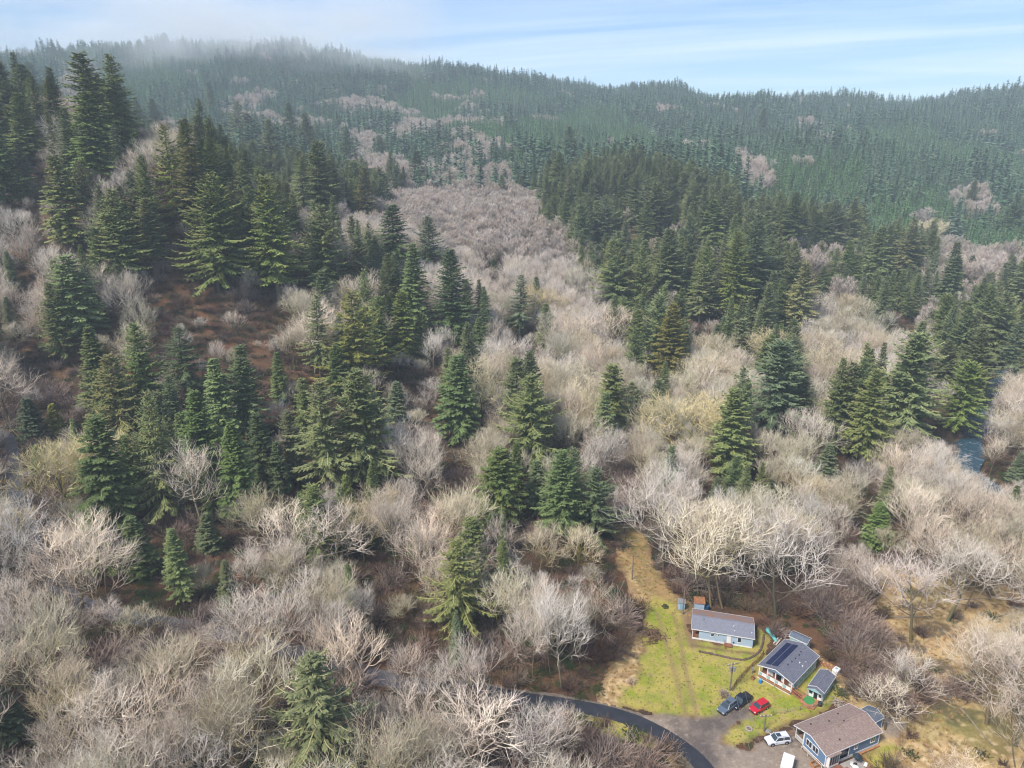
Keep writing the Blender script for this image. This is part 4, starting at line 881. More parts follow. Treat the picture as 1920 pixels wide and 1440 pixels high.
# ------------------------------------------------------------------ solid helpers for built things
class G:
    def __init__(s): s.v = []; s.f = []; s.m = []
    def poly(s, pts, faces, m=0):
        n = len(s.v); s.v += [tuple(p) for p in pts]; s.f += [tuple(i + n for i in f) for f in faces]; s.m += [m] * len(faces); return s
    def box(s, x0, x1, y0, y1, z0, z1, m=0):
        return s.poly([(x0, y0, z0), (x1, y0, z0), (x1, y1, z0), (x0, y1, z0), (x0, y0, z1), (x1, y0, z1), (x1, y1, z1), (x0, y1, z1)],
                      [(0, 3, 2, 1), (4, 5, 6, 7), (0, 1, 5, 4), (1, 2, 6, 5), (2, 3, 7, 6), (3, 0, 4, 7)], m)
    def bar(s, a, b, wd, ht=None, m=0):
        a = Vector(a); b = Vector(b); d = (b - a).normalized(); up = Vector((0, 0, 1)) if abs(d.z) < .95 else Vector((1, 0, 0))
        sd = d.cross(up).normalized() * wd / 2; uu = sd.cross(d).normalized() * (ht or wd) / 2
        p = [q + sd * i + uu * j for q in (a, b) for i, j in ((-1, -1), (1, -1), (1, 1), (-1, 1))]
        return s.poly(p, [(0, 1, 2, 3), (7, 6, 5, 4), (0, 4, 5, 1), (1, 5, 6, 2), (2, 6, 7, 3), (3, 7, 4, 0)], m)
    def cyl(s, a, b, r0, r1=None, k=12, m=0, cap=True):
        a = Vector(a); b = Vector(b); r1 = r0 if r1 is None else r1; d = (b - a).normalized(); up = Vector((0, 0, 1)) if abs(d.z) < .9 else Vector((1, 0, 0))
        x = d.cross(up).normalized(); y = x.cross(d); p = []
        for q, r in ((a, r0), (b, r1)):
            for i in range(k):
                t = 2 * math.pi * i / k; p.append(q + x * math.cos(t) * r + y * math.sin(t) * r)
        fc = [(i, (i + 1) % k, k + (i + 1) % k, k + i) for i in range(k)]
        if cap: fc += [tuple(range(k))[::-1], tuple(range(k, 2 * k))]
        return s.poly(p, fc, m)
    def slab(s, quad, th, m=0):
        q = [Vector(p) for p in quad]; return s.poly(q + [p - Vector((0, 0, th)) for p in q], [(0, 1, 2, 3), (7, 6, 5, 4), (0, 4, 5, 1), (1, 5, 6, 2), (2, 6, 7, 3), (3, 7, 4, 0)], m)
    def make(s, name, mats, parent=None, bevel=0.0, smooth=False):
        me = bpy.data.meshes.new(name); me.from_pydata(s.v, [], s.f)
        for m in (mats if isinstance(mats, (list, tuple)) else [mats]): me.materials.append(m)
        me.polygons.foreach_set('material_index', s.m)
        if smooth: me.polygons.foreach_set('use_smooth', [True] * len(s.f))
        me.update(); o = link(bpy.data.objects.new(name, me), parent)
        if bevel:
            b = o.modifiers.new('b', 'BEVEL'); b.width = bevel; b.segments = 2; b.limit_method = 'ANGLE'
        return o
def thing(name, label, cat, x, y, rz=0, group=None, z=None):
    e = link(bpy.data.objects.new(name, None)); e.empty_display_size = .5
    e.location = (x, y, float(ground(x, y)) + .08 if z is None else z); e.rotation_euler = (0, 0, rz); e['label'] = label; e['category'] = cat
    if group: e['group'] = group
    return e
def tag(o, label, cat, group=None):
    o['label'] = label; o['category'] = cat
    if group: o['group'] = group
    return o

WHITE = mat('white_trim', (.74, .73, .71), .5, var=.12, vscale=2)
GLASS = mat('window_glass', (.025, .035, .05), .08, var=.3, vscale=.6, spec=.8)
LBLUE = mat('light_blue_siding', (.36, .46, .56), .7, var=.08, vscale=1.2, bump=.1, bscale=4)
MBLUE = mat('slate_blue_siding', (.135, .215, .33), .65, var=.1, vscale=1.2, bump=.1, bscale=4)
TEAL = mat('pale_teal_siding', (.30, .46, .46), .65, var=.1, vscale=1.2, bump=.1, bscale=4)
DECK = mat('orange_deck_wood', (.44, .20, .085), .7, col2=(.30, .14, .07), vscale=1.5, bump=.2, bscale=12)
DECKO = mat('red_brown_deck_wood', (.30, .115, .065), .75, col2=(.17, .075, .05), vscale=1.4, bump=.2, bscale=12)
OWOOD = mat('weathered_wood', (.25, .18, .12), .85, col2=(.13, .095, .07), vscale=2, bump=.3, bscale=10)
FENCEW = mat('rust_brown_fence_wood', (.30, .15, .055), .8, col2=(.18, .09, .04), vscale=2)
DARK = mat('near_black_paint', (.02, .02, .022), .6)  # near-black finish of doors, vents, boxes and lids
TURF = mat('artificial_turf', (.06, .26, .08), .9, var=.2, vscale=3)
METAL = mat('grey_metal', (.45, .46, .47), .4, metal=.6, var=.2, vscale=3)
CLOTHD = mat('dark_cloth', (.02, .035, .045), .8)
PVC = mat('white_plastic', (.70, .70, .68), .35)
def shingles(name, c0, c1, c2):
    m = bpy.data.materials.new(name); m.use_nodes = True; t = m.node_tree; b = t.nodes['Principled BSDF']; b.inputs['Roughness'].default_value = .85; b.inputs['Specular IOR Level'].default_value = .2
    tcn = N(t, 'ShaderNodeTexCoord'); br = N(t, 'ShaderNodeTexBrick'); br.inputs['Scale'].default_value = 1.0; br.inputs['Brick Width'].default_value = .33; br.inputs['Row Height'].default_value = .2; br.inputs['Mortar Size'].default_value = .012
    br.inputs['Color1'].default_value = (*c0, 1); br.inputs['Color2'].default_value = (*c1, 1); br.inputs['Mortar'].default_value = (*[x * .5 for x in c0], 1); br.inputs['Bias'].default_value = 0
    t.links.new(tcn.outputs['Object'], br.inputs['Vector'])
    n = N(t, 'ShaderNodeTexNoise', i_Scale=1.3, i_Detail=6.0, i_Roughness=.8); t.links.new(tcn.outputs['Object'], n.inputs['Vector'])
    mr = N(t, 'ShaderNodeMapRange'); mr.inputs[1].default_value = .45; mr.inputs[2].default_value = .7; t.links.new(n.outputs[0], mr.inputs[0])
    mx = N(t, 'ShaderNodeMix', data_type='RGBA'); mx.inputs[7].default_value = (*c2, 1); t.links.new(M_('MULTIPLY', mr.outputs[0], .7, t), mx.inputs[0]); t.links.new(br.outputs[0], mx.inputs[6]); t.links.new(mx.outputs[2], b.inputs['Base Color'])
    bp = N(t, 'ShaderNodeBump', i_Strength=.4); bp.inputs['Distance'].default_value = .03; t.links.new(br.outputs['Fac'], bp.inputs['Height']); t.links.new(bp.outputs[0], b.inputs['Normal']); return m
SH_GREY = shingles('grey_shingles', (.115, .125, .165), (.155, .16, .20), (.20, .19, .21))
SH_LITE = shingles('light_grey_shingles', (.19, .20, .25), (.235, .24, .285), (.165, .16, .175))
SH_BROWN = shingles('brown_shingles', (.25, .175, .15), (.33, .25, .215), (.20, .15, .14))
SH_SHED = shingles('slate_blue_shingles', (.10, .125, .17), (.13, .155, .20), (.16, .17, .20))
RUST = mat('rusty_needle_litter', (.36, .16, .07), .95, col2=(.20, .09, .05), vscale=1.5)

def window(parent, side, a0, a1, z0, z1, L, W, panes=2, inset=.03, glass=GLASS, x_at=0.0, split='v'):
    """a window on side 'front' (y=0), 'end' (x=x_at); a0..a1 along the wall"""
    g = G(); fr = .09
    def bx(g, p0, p1, q0, q1, d0, d1):
        if side == 'front': g.box(p0, p1, -d1, -d0, q0, q1)
        else: g.box(x_at - d1, x_at - d0, p0, p1, q0, q1)
    bx(g, a0 - fr, a1 + fr, z1, z1 + fr * 1.3, .0, .09); bx(g, a0 - fr, a1 + fr, z0 - fr * 1.3, z0, .0, .11); bx(g, a0 - fr, a0, z0, z1, .0, .085); bx(g, a1, a1 + fr, z0, z1, .0, .085)
    wd = (a1 - a0) / panes
    for k in range(1, panes): bx(g, a0 + k * wd - fr * .4, a0 + k * wd + fr * .4, z0, z1, .0, .08)
    f = g.make('window', WHITE, parent)
    for k in range(panes):
        g2 = G(); bx(g2, a0 + k * wd + (fr * .4 if k else 0), a0 + (k + 1) * wd - (fr * .4 if k < panes - 1 else 0), z0, z1, .01, .05)
        g2.make('pane', glass, f)
    return f
def gable_walls(g, x0, x1, y0, y1, z0, ze, rise, W):
    ym = W / 2; sl = rise / (W / 2); zy0 = ze + sl * y0 - .02; 
    v = [(x0, y0, z0), (x1, y0, z0), (x1, y1, z0), (x0, y1, z0), (x0, y0, zy0), (x1, y0, zy0), (x1, y1, zy0), (x0, y1, zy0), (x0, ym, ze + rise - .02), (x1, ym, ze + rise - .02)]
    g.poly(v, [(0, 1, 5, 4), (2, 3, 7, 6), (0, 4, 8, 7, 3), (1, 2, 6, 9, 5), (0, 3, 2, 1), (4, 5, 9, 8), (8, 9, 6, 7)])
def gable_roof(parent, L, W, ze, rise, rm, back=None, th=.10):
    A = [(0, 0, ze), (L, 0, ze), (L, W / 2, ze + rise), (0, W / 2, ze + rise)]; B = [(0, W / 2, ze + rise), (L, W / 2, ze + rise), (L, W, ze), (0, W, ze)]
    g = G().slab(A, th).slab(B, th, 1)
    r = g.make('roof', [rm, back or rm], parent)
    c = G().box(.02, L - .02, W / 2 - .12, W / 2 + .12, ze + rise - .02, ze + rise + .045); c.make('ridge_cap', rm, r)
    f = G(); e = .16
    f.box(-.03, L + .03, -.05, -.005, ze - e, ze + .02).box(-.03, L + .03, W + .005, W + .05, ze - e, ze + .02)
    for x in (-.04, L + .005):
        f.poly([(x, -.05, ze + .03), (x, W / 2, ze + rise + .04), (x, W + .05, ze + .03), (x, W + .05, ze - e), (x, W / 2, ze + rise - e), (x, -.05, ze - e),
                (x + .035, -.05, ze + .03), (x + .035, W / 2, ze + rise + .04), (x + .035, W + .05, ze + .03), (x + .035, W + .05, ze - e), (x + .035, W / 2, ze + rise - e), (x + .035, -.05, ze - e)],
               [(0, 1, 4, 5), (1, 2, 3, 4), (11, 10, 7, 6), (10, 9, 8, 7), (0, 6, 7, 1), (1, 7, 8, 2), (5, 4, 10, 11), (4, 3, 9, 10), (0, 5, 11, 6), (2, 8, 9, 3)])
    f.make('fascia', WHITE, parent)
    return r
def roof_vent(parent, x, y, z, m=DARK, s=.16, h=.22):
    G().cyl((x, y, z - .1), (x, y, z + h), s * .6, s * .5, 8).cyl((x, y, z + h), (x, y, z + h + .06), s * 1.1, s * .7, 8).make('roof_vent', m, parent)
def roofz(y, W, ze, rise): return ze + rise * (1 - abs(y - W / 2) / (W / 2))

# ---- light blue house
h1 = thing('house', 'light blue ranch house with grey roof at the edge of the trees', 'house', 40.08, 133.11, R(-15.4), z=0)
L, W, ZE, RS = 13.5, 7.7, 2.8, 1.05
g = G(); gable_walls(g, 1.75, L - .25, .3, W - .3, .45, ZE, RS, W); g.make('wall', LBLUE, h1)
G().box(.32, L - .27, .28, .40, .02, .45).box(.32, .42, .4, W - .3, .02, .45).box(L - .38, L - .23, .4, W - .3, .02, .45).box(.42, L - .38, W - .4, W - .28, .02, .45).make('skirting', WHITE, h1)
G().box(.3, 1.75, .3, W - .3, .36, .46).make('porch_floor', DECKO, h1)
for y in (.36, 2.6, 5.0, W - .36): G().box(.3, .42, y - .06, y + .06, .46, 2.78).make('post', WHITE, h1)
G().box(.3, .36, .4, W - .4, 1.15, 1.22).box(.3, 1.7, .30, .36, 1.15, 1.22).box(.3, 1.7, .30, .34, .6, .66).make('railing', DECKO, h1)
for k in range(8): G().box(.5 + k * .15, .55 + k * .15, .30, .34, .66, 1.15).make('railing_slat', DECKO, h1)
G().box(1.70, 1.745, 2.0, 2.95, .48, 2.45).make('door', DECKO, h1)
gable_roof(h1, L, W, ZE, RS, SH_LITE, back=mat('needle_strewn_roof', (.30, .15, .08), .95, col2=(.20, .19, .22), vscale=.6))
w1 = thing('tmp', '', '', 0, 0); bpy.data.objects.remove(w1)
fr = link(bpy.data.objects.new('front_wall_fittings', None), h1); bpy.data.objects.remove(fr)
def off(o, y): o.location.y += y; return o
off(window(h1, 'front', 4.35, 4.95, 1.55, 2.25, L, W, 1), .3); off(window(h1, 'front', 5.75, 6.05, 1.9, 2.2, L, W, 1), .3); off(window(h1, 'front', 10.05, 10.75, 1.15, 2.3, L, W, 1), .3)
d = G().box(7.75, 8.65, .20, .29, .5, 2.5).make('door', WHITE, h1); G().cyl((8.5, .12, 1.45), (8.5, .2, 1.45), .05, k=8).make('handle', METAL, d)
s_ = G().box(7.3, 9.0, -.9, .27, .32, .46).make('porch_step', DECKO, h1); G().box(7.4, 7.9, -1.35, -.9, .04, .2).make('step', DECKO, s_); G().box(7.3, 7.38, -.9, -.82, .46, 1.25).box(7.3, 7.36, -.85, .2, 1.2, 1.28).make('railing', DECKO, s_)
for x, y, m in ((9.1, 2.4, PVC), (9.3, 1.2, PVC), (12.9, 1.4, PVC), (2.6, 3.0, DARK)): roof_vent(h1, x, y, roofz(y, W, ZE, RS), m, .10, .2)
G().box(9.1, 9.35, .1, .29, .75, 1.0).make('meter_box', DARK, h1)

# ---- grey roofed house with solar panels
h2 = thing('house', 'white and teal house with solar panels and a front porch', 'house', 56.16, 115.43, R(43.5), z=0)
L, W, ZE, RS = 11.9, 7.65, 3.15, 1.15
g = G(); gable_walls(g, 1.9, L - .25, .3, W - .3, .7, ZE, RS, W); g.make('wall', TEAL, h2)
G().box(1.9, L - .27, .27, .39, .02, .7).box(1.9, L - .27, W - .39, W - .27, .02, .7).box(L - .37, L - .23, .4, W - .4, .02, .7).make('skirting', WHITE, h2)
GF = G().poly([(.30, .3, ZE + .06), (.30, W - .3, ZE + .06), (.30, W / 2, ZE + RS - .1), (.38, .3, ZE + .06), (.38, W - .3, ZE + .06), (.38, W / 2, ZE + RS - .1)], [(0, 2, 1), (3, 4, 5), (0, 1, 4, 3), (1, 2, 5, 4), (2, 0, 3, 5)]); GF.make('gable', MBLUE, h2)
G().box(.25, 1.9, .3, W - .3, .62, .74).make('porch_floor', DECKO, h2)
for k in range(6): G().box(1.85, 1.89, .5 + k * 1.15, 1.5 + k * 1.15, .8, 2.9).make('wall_panel', DECKO if k % 2 else WHITE, h2)
G().box(1.80, 1.84, 3.2, 4.2, .76, 2.85).make('door', DARK, h2)
for y in (.36, 2.1, W / 2, W - 2.1, W - .36): G().box(.28, .42, y - .09, y + .09, .74, ZE + .06).make('post', WHITE, h2)
for a, b in ((.5, 1.95), (2.25, 3.7), (3.98, 5.4), (5.7, 7.15)):
    r_ = G().box(.30, .36, a, b, 1.62, 1.70).box(.30, .36, a, b, .88, .95).box(.30, .36, a, a + .04, .95, 1.62).box(.30, .36, b - .04, b, .95, 1.62).make('railing', WHITE, h2)
    G().box(.315, .345, a + .02, a + (b - a) * .62, .95, 1.62).make('lattice', WHITE, r_); G().box(.29, .312, a + (b - a) * .64, b - .08, .97, 1.60).make('painted_panel', TEAL, r_)
G().box(.22, .30, .3, W - .3, .42, .66).make('porch_fascia', DECK, h2); G().box(.10, .20, .3, W - .1, .12, .20).make('lower_rail', WHITE, h2)
G().box(.24, .29, .35, W - .4, .05, .4).make('porch_skirt', OWOOD, h2)
rf = gable_roof(h2, L, W, ZE, RS, SH_GREY)
PANEL = mat('solar_cells', (.012, .022, .075), .18, var=.25, vscale=1.4, spec=.7)
pm = None
for r_ in range(2):
    for k in range(8):
        y0 = W / 2 + .25 + r_ * 1.28; y1 = y0 + 1.22; x0 = 1.15 + k * 1.16
        if pm is None:
            z0 = 0; sl = -RS / (W / 2); gg = G().slab([(0, 0, 0), (1.12, 0, 0), (1.12, 1.22, 1.22 * sl), (0, 1.22, 1.22 * sl)], .04); o = gg.make('solar_panel', PANEL, h2); pm = o.data
        else: o = link(bpy.data.objects.new('solar_panel', pm), h2)
        o.location = (x0, y0, roofz(y0, W, ZE, RS) + .14)
G().box(1.1, 10.5, W / 2 + 1.475, W / 2 + 1.525, roofz(W / 2 + 1.5, W, ZE, RS) + .02, roofz(W / 2 + 1.5, W, ZE, RS) + .135).make('panel_rail', METAL, h2)
for x, y, m in ((3.4, 2.9, DARK), (4.9, 2.8, DARK), (6.4, 2.75, DARK), (8.0, 2.7, DARK), (9.2, 2.9, DARK), (6.2, 1.7, PVC), (5.9, .9, PVC), (7.6, 1.0, METAL)): roof_vent(h2, x, y, roofz(y, W, ZE, RS), m, .15, .2)
for a in (2.6, 4.6, 7.0, 9.2): off(window(h2, 'front', a, a + 1.0, 1.6, 2.6, L, W, 2), .3)
st_ = link(bpy.data.objects.new('stair', None), h2); bpy.data.objects.remove(st_)
sg = G().bar((.30, .2, .72), (.30, -2.3, .05), .06, .28).bar((1.75, .2, .72), (1.75, -2.3, .05), .06, .28); sr = sg.make('stair', DECK, h2)
for k in range(6): G().box(.3, 1.75, -.05 - k * .38, .27 - k * .38, .60 - k * .105, .66 - k * .105).make('tread', DECKO, sr)
for x in (.30, 1.75):
    G().bar((x, .2, 1.55), (x, -2.3, .9), .06, .1).make('handrail', DECK, sr)
    for k in range(6): G().box(x - .03, x + .03, .1 - k * .45, .16 - k * .45, .58 - k * .12, 1.5 - k * .12).make('baluster', DECK, sr)

# ---- blue house with brown roof
h3 = thing('house', 'slate blue house with big brown shingle roof beside the gravel drive', 'house', 55.33, 97.7, R(23.2), z=0)
L, W, ZE, RS = 13.8, 7.7, 3.2, 1.15
g = G(); gable_walls(g, .35, L - .3, .3, W - 2.3, .6, ZE, RS, W); g.make('wall', MBLUE, h3)
g = G(); gable_walls(g, 3.4, L - .3, W - 2.3, W - .3, .6, ZE, RS, W); 
G().box(3.4, L - .3, W - 2.3, W - .3, .6, ZE - .12).make('wall', MBLUE, h3)
G().box(.33, L - .28, .27, .39, .02, .6).box(.30, .40, .3, W - 2.3, .02, .6).box(L - .4, L - .25, .4, W - .3, .02, .6).make('skirting', WHITE, h3)
for x in (.31, L - .42): G().box(x, x + .12, .25, .37, .6, ZE - .1).make('corner_trim', WHITE, h3)
G().box(.28, .345, W - 2.42, W - 2.28, .6, ZE + .5).make('corner_trim', WHITE, h3)
G().box(.3, 3.4, W - 2.3, W - .3, .5, .6).make('porch_floor', OWOOD, h3)
for y in (W - 2.2, W - .4): G().box(.32, .44, y - .06, y + .06, .6, ZE - .1).make('post', WHITE, h3)
G().box(.32, .38, W - 2.1, W - .5, 1.45, 1.53).box(.32, .38, W - 2.1, W - .5, .66, .72).make('railing', WHITE, h3)
G().box(.335, .365, W - 2.1, W - .5, .72, 1.45).make('lattice', mat('greyish_lattice', (.5, .48, .46), .6, var=.25, vscale=12), h3)
gable_roof(h3, L, W, ZE, RS, SH_BROWN)
off(window(h3, 'end', 2.0, 3.2, 1.5, 2.7, L, W, 2, x_at=.35), 0); off(window(h3, 'end', 3.5, 4.7, 1.5, 2.7, L, W, 2, x_at=.35), 0)
G().box(-.35, .28, .2, W - 2.0, .30, .40).make('boardwalk', OWOOD, h3)
for a in (.2, 1.8, 3.4, 5.0): G().box(-.40, -.34, a, a + .08, .04, .95).make('post', WHITE, h3)
G().box(-.40, -.35, .2, 5.1, .88, .95).make('railing', WHITE, h3)
# bay with its own little gable
by = G().box(.6, 3.0, -.35, .3, .5, ZE - .12).make('bay', WHITE, h3)
for k in range(4): G().box(.72 + k * .56, 1.14 + k * .56, -.39, -.345, 1.05, 2.75).make('pane', GLASS, by)
G().slab([(.4, -.55, ZE), (3.2, -.55, ZE), (3.2, .1, ZE + .02), (.4, .1, ZE + .02)], .1).make('bay_roof', SH_BROWN, h3)
for k in range(3): G().box(3.6 + k * .75, 4.25 + k * .75, .22, .29, .75, 2.7).make('glass_door' if k < 2 else 'pane', GLASS, h3)
G().box(3.45, 3.58, .2, .29, .6, 2.85).box(5.85, 5.98, .2, .29, .6, 2.85).box(3.45, 5.98, .2, .29, 2.72, 2.86).make('door_frame', WHITE, h3)
off(window(h3, 'front', 7.3, 8.0, 1.6, 2.6, L, W, 2), .3); off(window(h3, 'front', 11.3, 12.3, 1.5, 2.6, L, W, 2), .3)
for x, y, m in ((2.6, 6.3, DARK), (6.0, 5.3, DARK), (9.2, 6.2, DARK), (8.2, 4.0, DARK), (4.6, 1.5, DARK), (6.3, 3.4, OWOOD)): roof_vent(h3, x, y, roofz(y, W, ZE, RS), m, .16, .16)
G().box(7.0, L - .4, -.22, .1, .30, .42).make('flower_bed_board', DECK, h3)
# its deck
dk = thing('deck', 'orange wooden deck with railings along the slate blue house', 'deck', 55.33, 97.7, R(23.2), z=0)
for k in range(20): G().box(.3 + k * .37, .655 + k * .37, -3.3 if k > 7 else -1.9, -.42, .44, .5).make('board', DECKO if k < 8 else mat('grey_deck_boards', (.36, .33, .31), .8, var=.2, vscale=2), dk)
for a, b in (((3.25, -3.32), (7.7, -3.32)), ((7.7, -3.32), (7.7, -.5)), ((.3, -1.92), (3.2, -1.92)), ((3.25, -1.95), (3.25, -3.3))):
    r_ = G().bar((*a, 1.38), (*b, 1.38), .10, .07).bar((*a, .30), (*b, .30), .08, .28).make('railing', DECK, dk)
    n = max(2, int(math.hypot(b[0] - a[0], b[1] - a[1]) / .3))
    for k in range(n + 1):
        t = k / n; x = a[0] + (b[0] - a[0]) * t; y = a[1] + (b[1] - a[1]) * t; G().box(x - .03, x + .03, y - .03, y + .03, .05, 1.36).make('baluster', DECK, dk)
def local(h, x, y, z=0.0): 
    c, s = math.cos(h.rotation_euler[2]), math.sin(h.rotation_euler[2]); return (h.location[0] + c * x - s * y, h.location[1] + s * x + c * y, z)
x, y, _ = local(h3, 5.9, -1.5)
um = thing('patio_umbrella', 'closed dark green patio umbrella on the deck', 'umbrella', x, y, z=.5)
G().cyl((0, 0, 0), (0, 0, 2.5), .03, k=6).make('pole', METAL, um)
gu = G()
for k in range(10):
    a0 = k * .6283; rr_ = .85 if k % 2 else .72; gu.poly([(0, 0, 2.55), (rr_ * math.cos(a0), rr_ * math.sin(a0), 1.75), (.8 * math.cos(a0 + .6283), .8 * math.sin(a0 + .6283), 1.75)], [(0, 1, 2)])
gu.make('canopy', CLOTHD, um); G().cyl((0, 0, 0), (0, 0, .08), .28, k=10).make('base', DARK, um)
x, y, _ = local(h3, 4.6, -2.5); tb = thing('patio_table', 'round pale patio table on the deck', 'table', x, y, z=.5); G().cyl((0, 0, .68), (0, 0, .74), .55, k=14).make('tabletop', PVC, tb)
for k in range(4): G().cyl((.35 * math.cos(k * 1.57), .35 * math.sin(k * 1.57), 0), (.3 * math.cos(k * 1.57), .3 * math.sin(k * 1.57), .68), .03, k=6).make('leg', METAL, tb)
def chair(x, y, rz, label, m=PVC, z=.5):
    c = thing('patio_chair', label, 'chair', x, y, rz, 'patio chairs on the deck', z=z)
    G().box(-.25, .25, -.25, .25, .4, .46).make('seat', m, c); G().box(-.25, .25, .2, .26, .46, .95).make('backrest', m, c)
    for i in (-1, 1):
        for j in (-1, 1): G().box(i * .22 - .025, i * .22 + .025, j * .2 - .025, j * .2 + .025, 0, .4).make('leg', m, c)
for lx, ly, rz, lb in ((3.8, -2.6, 1.6, 'white patio chair left of the round deck table'), (4.7, -1.7, 0, 'white patio chair between deck table and the house'), (6.8, -2.7, -.8, 'white patio chair at the outer corner of the deck')):
    x, y, _ = local(h3, lx, ly); chair(x, y, rz, lb)
x, y, _ = local(h3, 6.9, -1.0); gr = thing('grill', 'covered barbecue grill against the deck wall', 'grill', x, y, R(23), z=.5); G().box(-.35, .35, -.22, .22, .75, 1.1).make('hood', CLOTHD, gr, .08); G().box(-.33, .33, -.2, .2, .1, .75).make('cart', DARK, gr)
# stairs stack of lumber left of the deck
x, y = at(1528, 1436); pl = thing('wooden_crate', 'open wooden box beside the corner of the brown roofed house', 'crate', x, y, R(25), z=.05)
for k, (a, b, c, d2) in enumerate(((-.8, .8, -.5, -.42), (-.8, .8, .42, .5), (-.8, -.72, -.42, .42), (.72, .8, -.42, .42))): G().box(a, b, c, d2, 0, .7).make('side_board', DECK, pl)

# ---- sheds
def shed(px_, py_, rz, L, W, ze, rise, wm, rm, label, door=True, nm='shed'):
    s = thing(nm, label, 'shed', px_, py_, rz, z=0); g = G(); gable_walls(g, .2, L - .2, .15, W - .15, .02, ze, rise, W); g.make('wall', wm, s); gable_roof(s, L, W, ze, rise, rm, th=.07)
    for x in (.16, L - .27): G().box(x, x + .11, .11, .22, .02, ze - .1).make('corner_trim', WHITE, s)
    return s
sA = shed(61.72, 113.6, R(47.5), 6.4, 3.2, 2.55, .75, TEAL, SH_GREY, 'teal garden shed with grey roof and small open porch')
G().box(-.02, .16, .2, 3.0, .05, 2.4).make('porch_wall', WHITE, sA); G().box(-.08, -.03, 1.2, 1.9, .1, 2.2).make('door', DARK, sA)
for y in (.35, 2.2): G().box(-.08, -.03, y, y + .6, 1.1, 1.9).make('window', GLASS, sA)
for y in (.2, 2.95): G().box(-.75, -.63, y - .05, y + .05, .05, 2.55).make('post', TEAL, sA)
G().slab([(-.8, -.02, 2.5), (0, -.02, 2.5), (0, 1.6, 3.25), (-.8, 1.6, 3.25)], .07).slab([(-.8, 1.6, 3.25), (0, 1.6, 3.25), (0, 3.22, 2.5), (-.8, 3.22, 2.5)], .07).make('porch_roof', SH_GREY, sA)
G().poly([(-.82, 0, 2.45), (-.82, 1.6, 3.2), (-.82, 3.2, 2.45), (-.86, 0, 2.45), (-.86, 1.6, 3.2), (-.86, 3.2, 2.45)], [(0, 1, 2), (5, 4, 3), (0, 3, 4, 1), (1, 4, 5, 2), (2, 5, 3, 0)]).make('gable', TEAL, sA)
off(window(sA, 'front', 2.2, 3.2, 1.2, 1.9, 6.4, 3.2, 2), .15)
dk2 = thing('deck', 'low orange wooden deck with green turf mat before the teal shed', 'deck', 59.15, 111.75, R(46), z=.02)
for k in range(9): G().box(k * .345, k * .345 + .33, 0, 3.0, .3, .37).make('board', DECK, dk2)
G().box(-.5, -.05, .2, 2.2, .05, .13).make('step', DECK, dk2); G().box(-.28, -.03, .2, 2.2, .15, .24).make('step', DECK, dk2); G().box(0, 3.08, -.05, -.005, .02, .37).make('edge_board', DECKO, dk2)
mt = G().cyl((0, 0, 0), (0, 0, .03), 1.15, k=20).make('turf_mat', TURF); mt.scale = (1.1, .85, 1); xx, yy, _ = local(dk2, 1.75, 1.6); mt.location = (xx, yy, .40); mt.rotation_euler = (0, 0, R(46)); tag(mt, 'oval green turf mat on the orange deck', 'mat')
shed(65.6, 129.6, R(137), 4.0, 2.5, 2.9, .5, TEAL, SH_SHED, 'small teal shed with slate roof right behind the solar panel house')
shed(67.81, 105.9, R(28), 3.0, 3.5, 2.6, .7, MBLUE, SH_SHED, 'slate blue shed tucked behind the brown roofed house')
x, y = at(1277, 1141); bs = thing('tool_shed', 'tiny light blue hut beside the utility pole', 'shed', x, y, R(-12), z=.05); G().box(-.75, .75, -.6, .6, 0, 1.9).make('wall', LBLUE, bs); G().slab([(-.9, -.75, 1.95), (.9, -.75, 1.95), (.9, .75, 2.25), (-.9, .75, 2.25)], .08).make('roof', METAL, bs); G().box(-.3, .35, -.64, -.605, .1, 1.6).make('door', mat('blue_door', (.2, .36, .50), .6), bs)
x, y = at(1310, 1142); bs = thing('shed', 'pale lean-to with rusty roof behind the light blue house', 'shed', x, y, R(-8), z=.05); G().box(-1.1, 1.1, -.9, .9, 0, 2.2).make('wall', LBLUE, bs); G().slab([(-1.3, -1.1, 2.25), (1.3, -1.1, 2.25), (1.3, 1.1, 2.7), (-1.3, 1.1, 2.7)], .08).make('roof', RUST, bs)
x, y = at(1325, 1143); bb = thing('water_tank', 'dark blue plastic tank beside the lean-to', 'tank', x, y, 0, z=.05); G().cyl((0, 0, 0), (0, 0, 1.1), .6, k=14).cyl((0, 0, 1.1), (0, 0, 1.25), .6, .3, k=14).make('tank_body', mat('navy_plastic', (.02, .07, .16), .5), bb); G().cyl((0, 0, 1.25), (0, 0, 1.33), .2, k=10).make('lid', DARK, bb)
x, y = at(549, 812, 12); cb = thing('cabin', 'leaf strewn cabin roof glimpsed between dark conifers', 'cabin', *hit(549, 818), 0); G().box(-2, 2, -1.5, 1.5, 0, 2.4).make('wall', WHITE, cb); G().slab([(-2.3, -1.9, 2.4), (2.3, -1.9, 2.4), (2.3, 0, 3.3), (-2.3, 0, 3.3)], .1).slab([(-2.3, 0, 3.3), (2.3, 0, 3.3), (2.3, 1.9, 2.4), (-2.3, 1.9, 2.4)], .1).make('roof', mat('orange_leaf_litter', (.62, .34, .10), .9, col2=(.5, .45, .4), vscale=.8), cb)

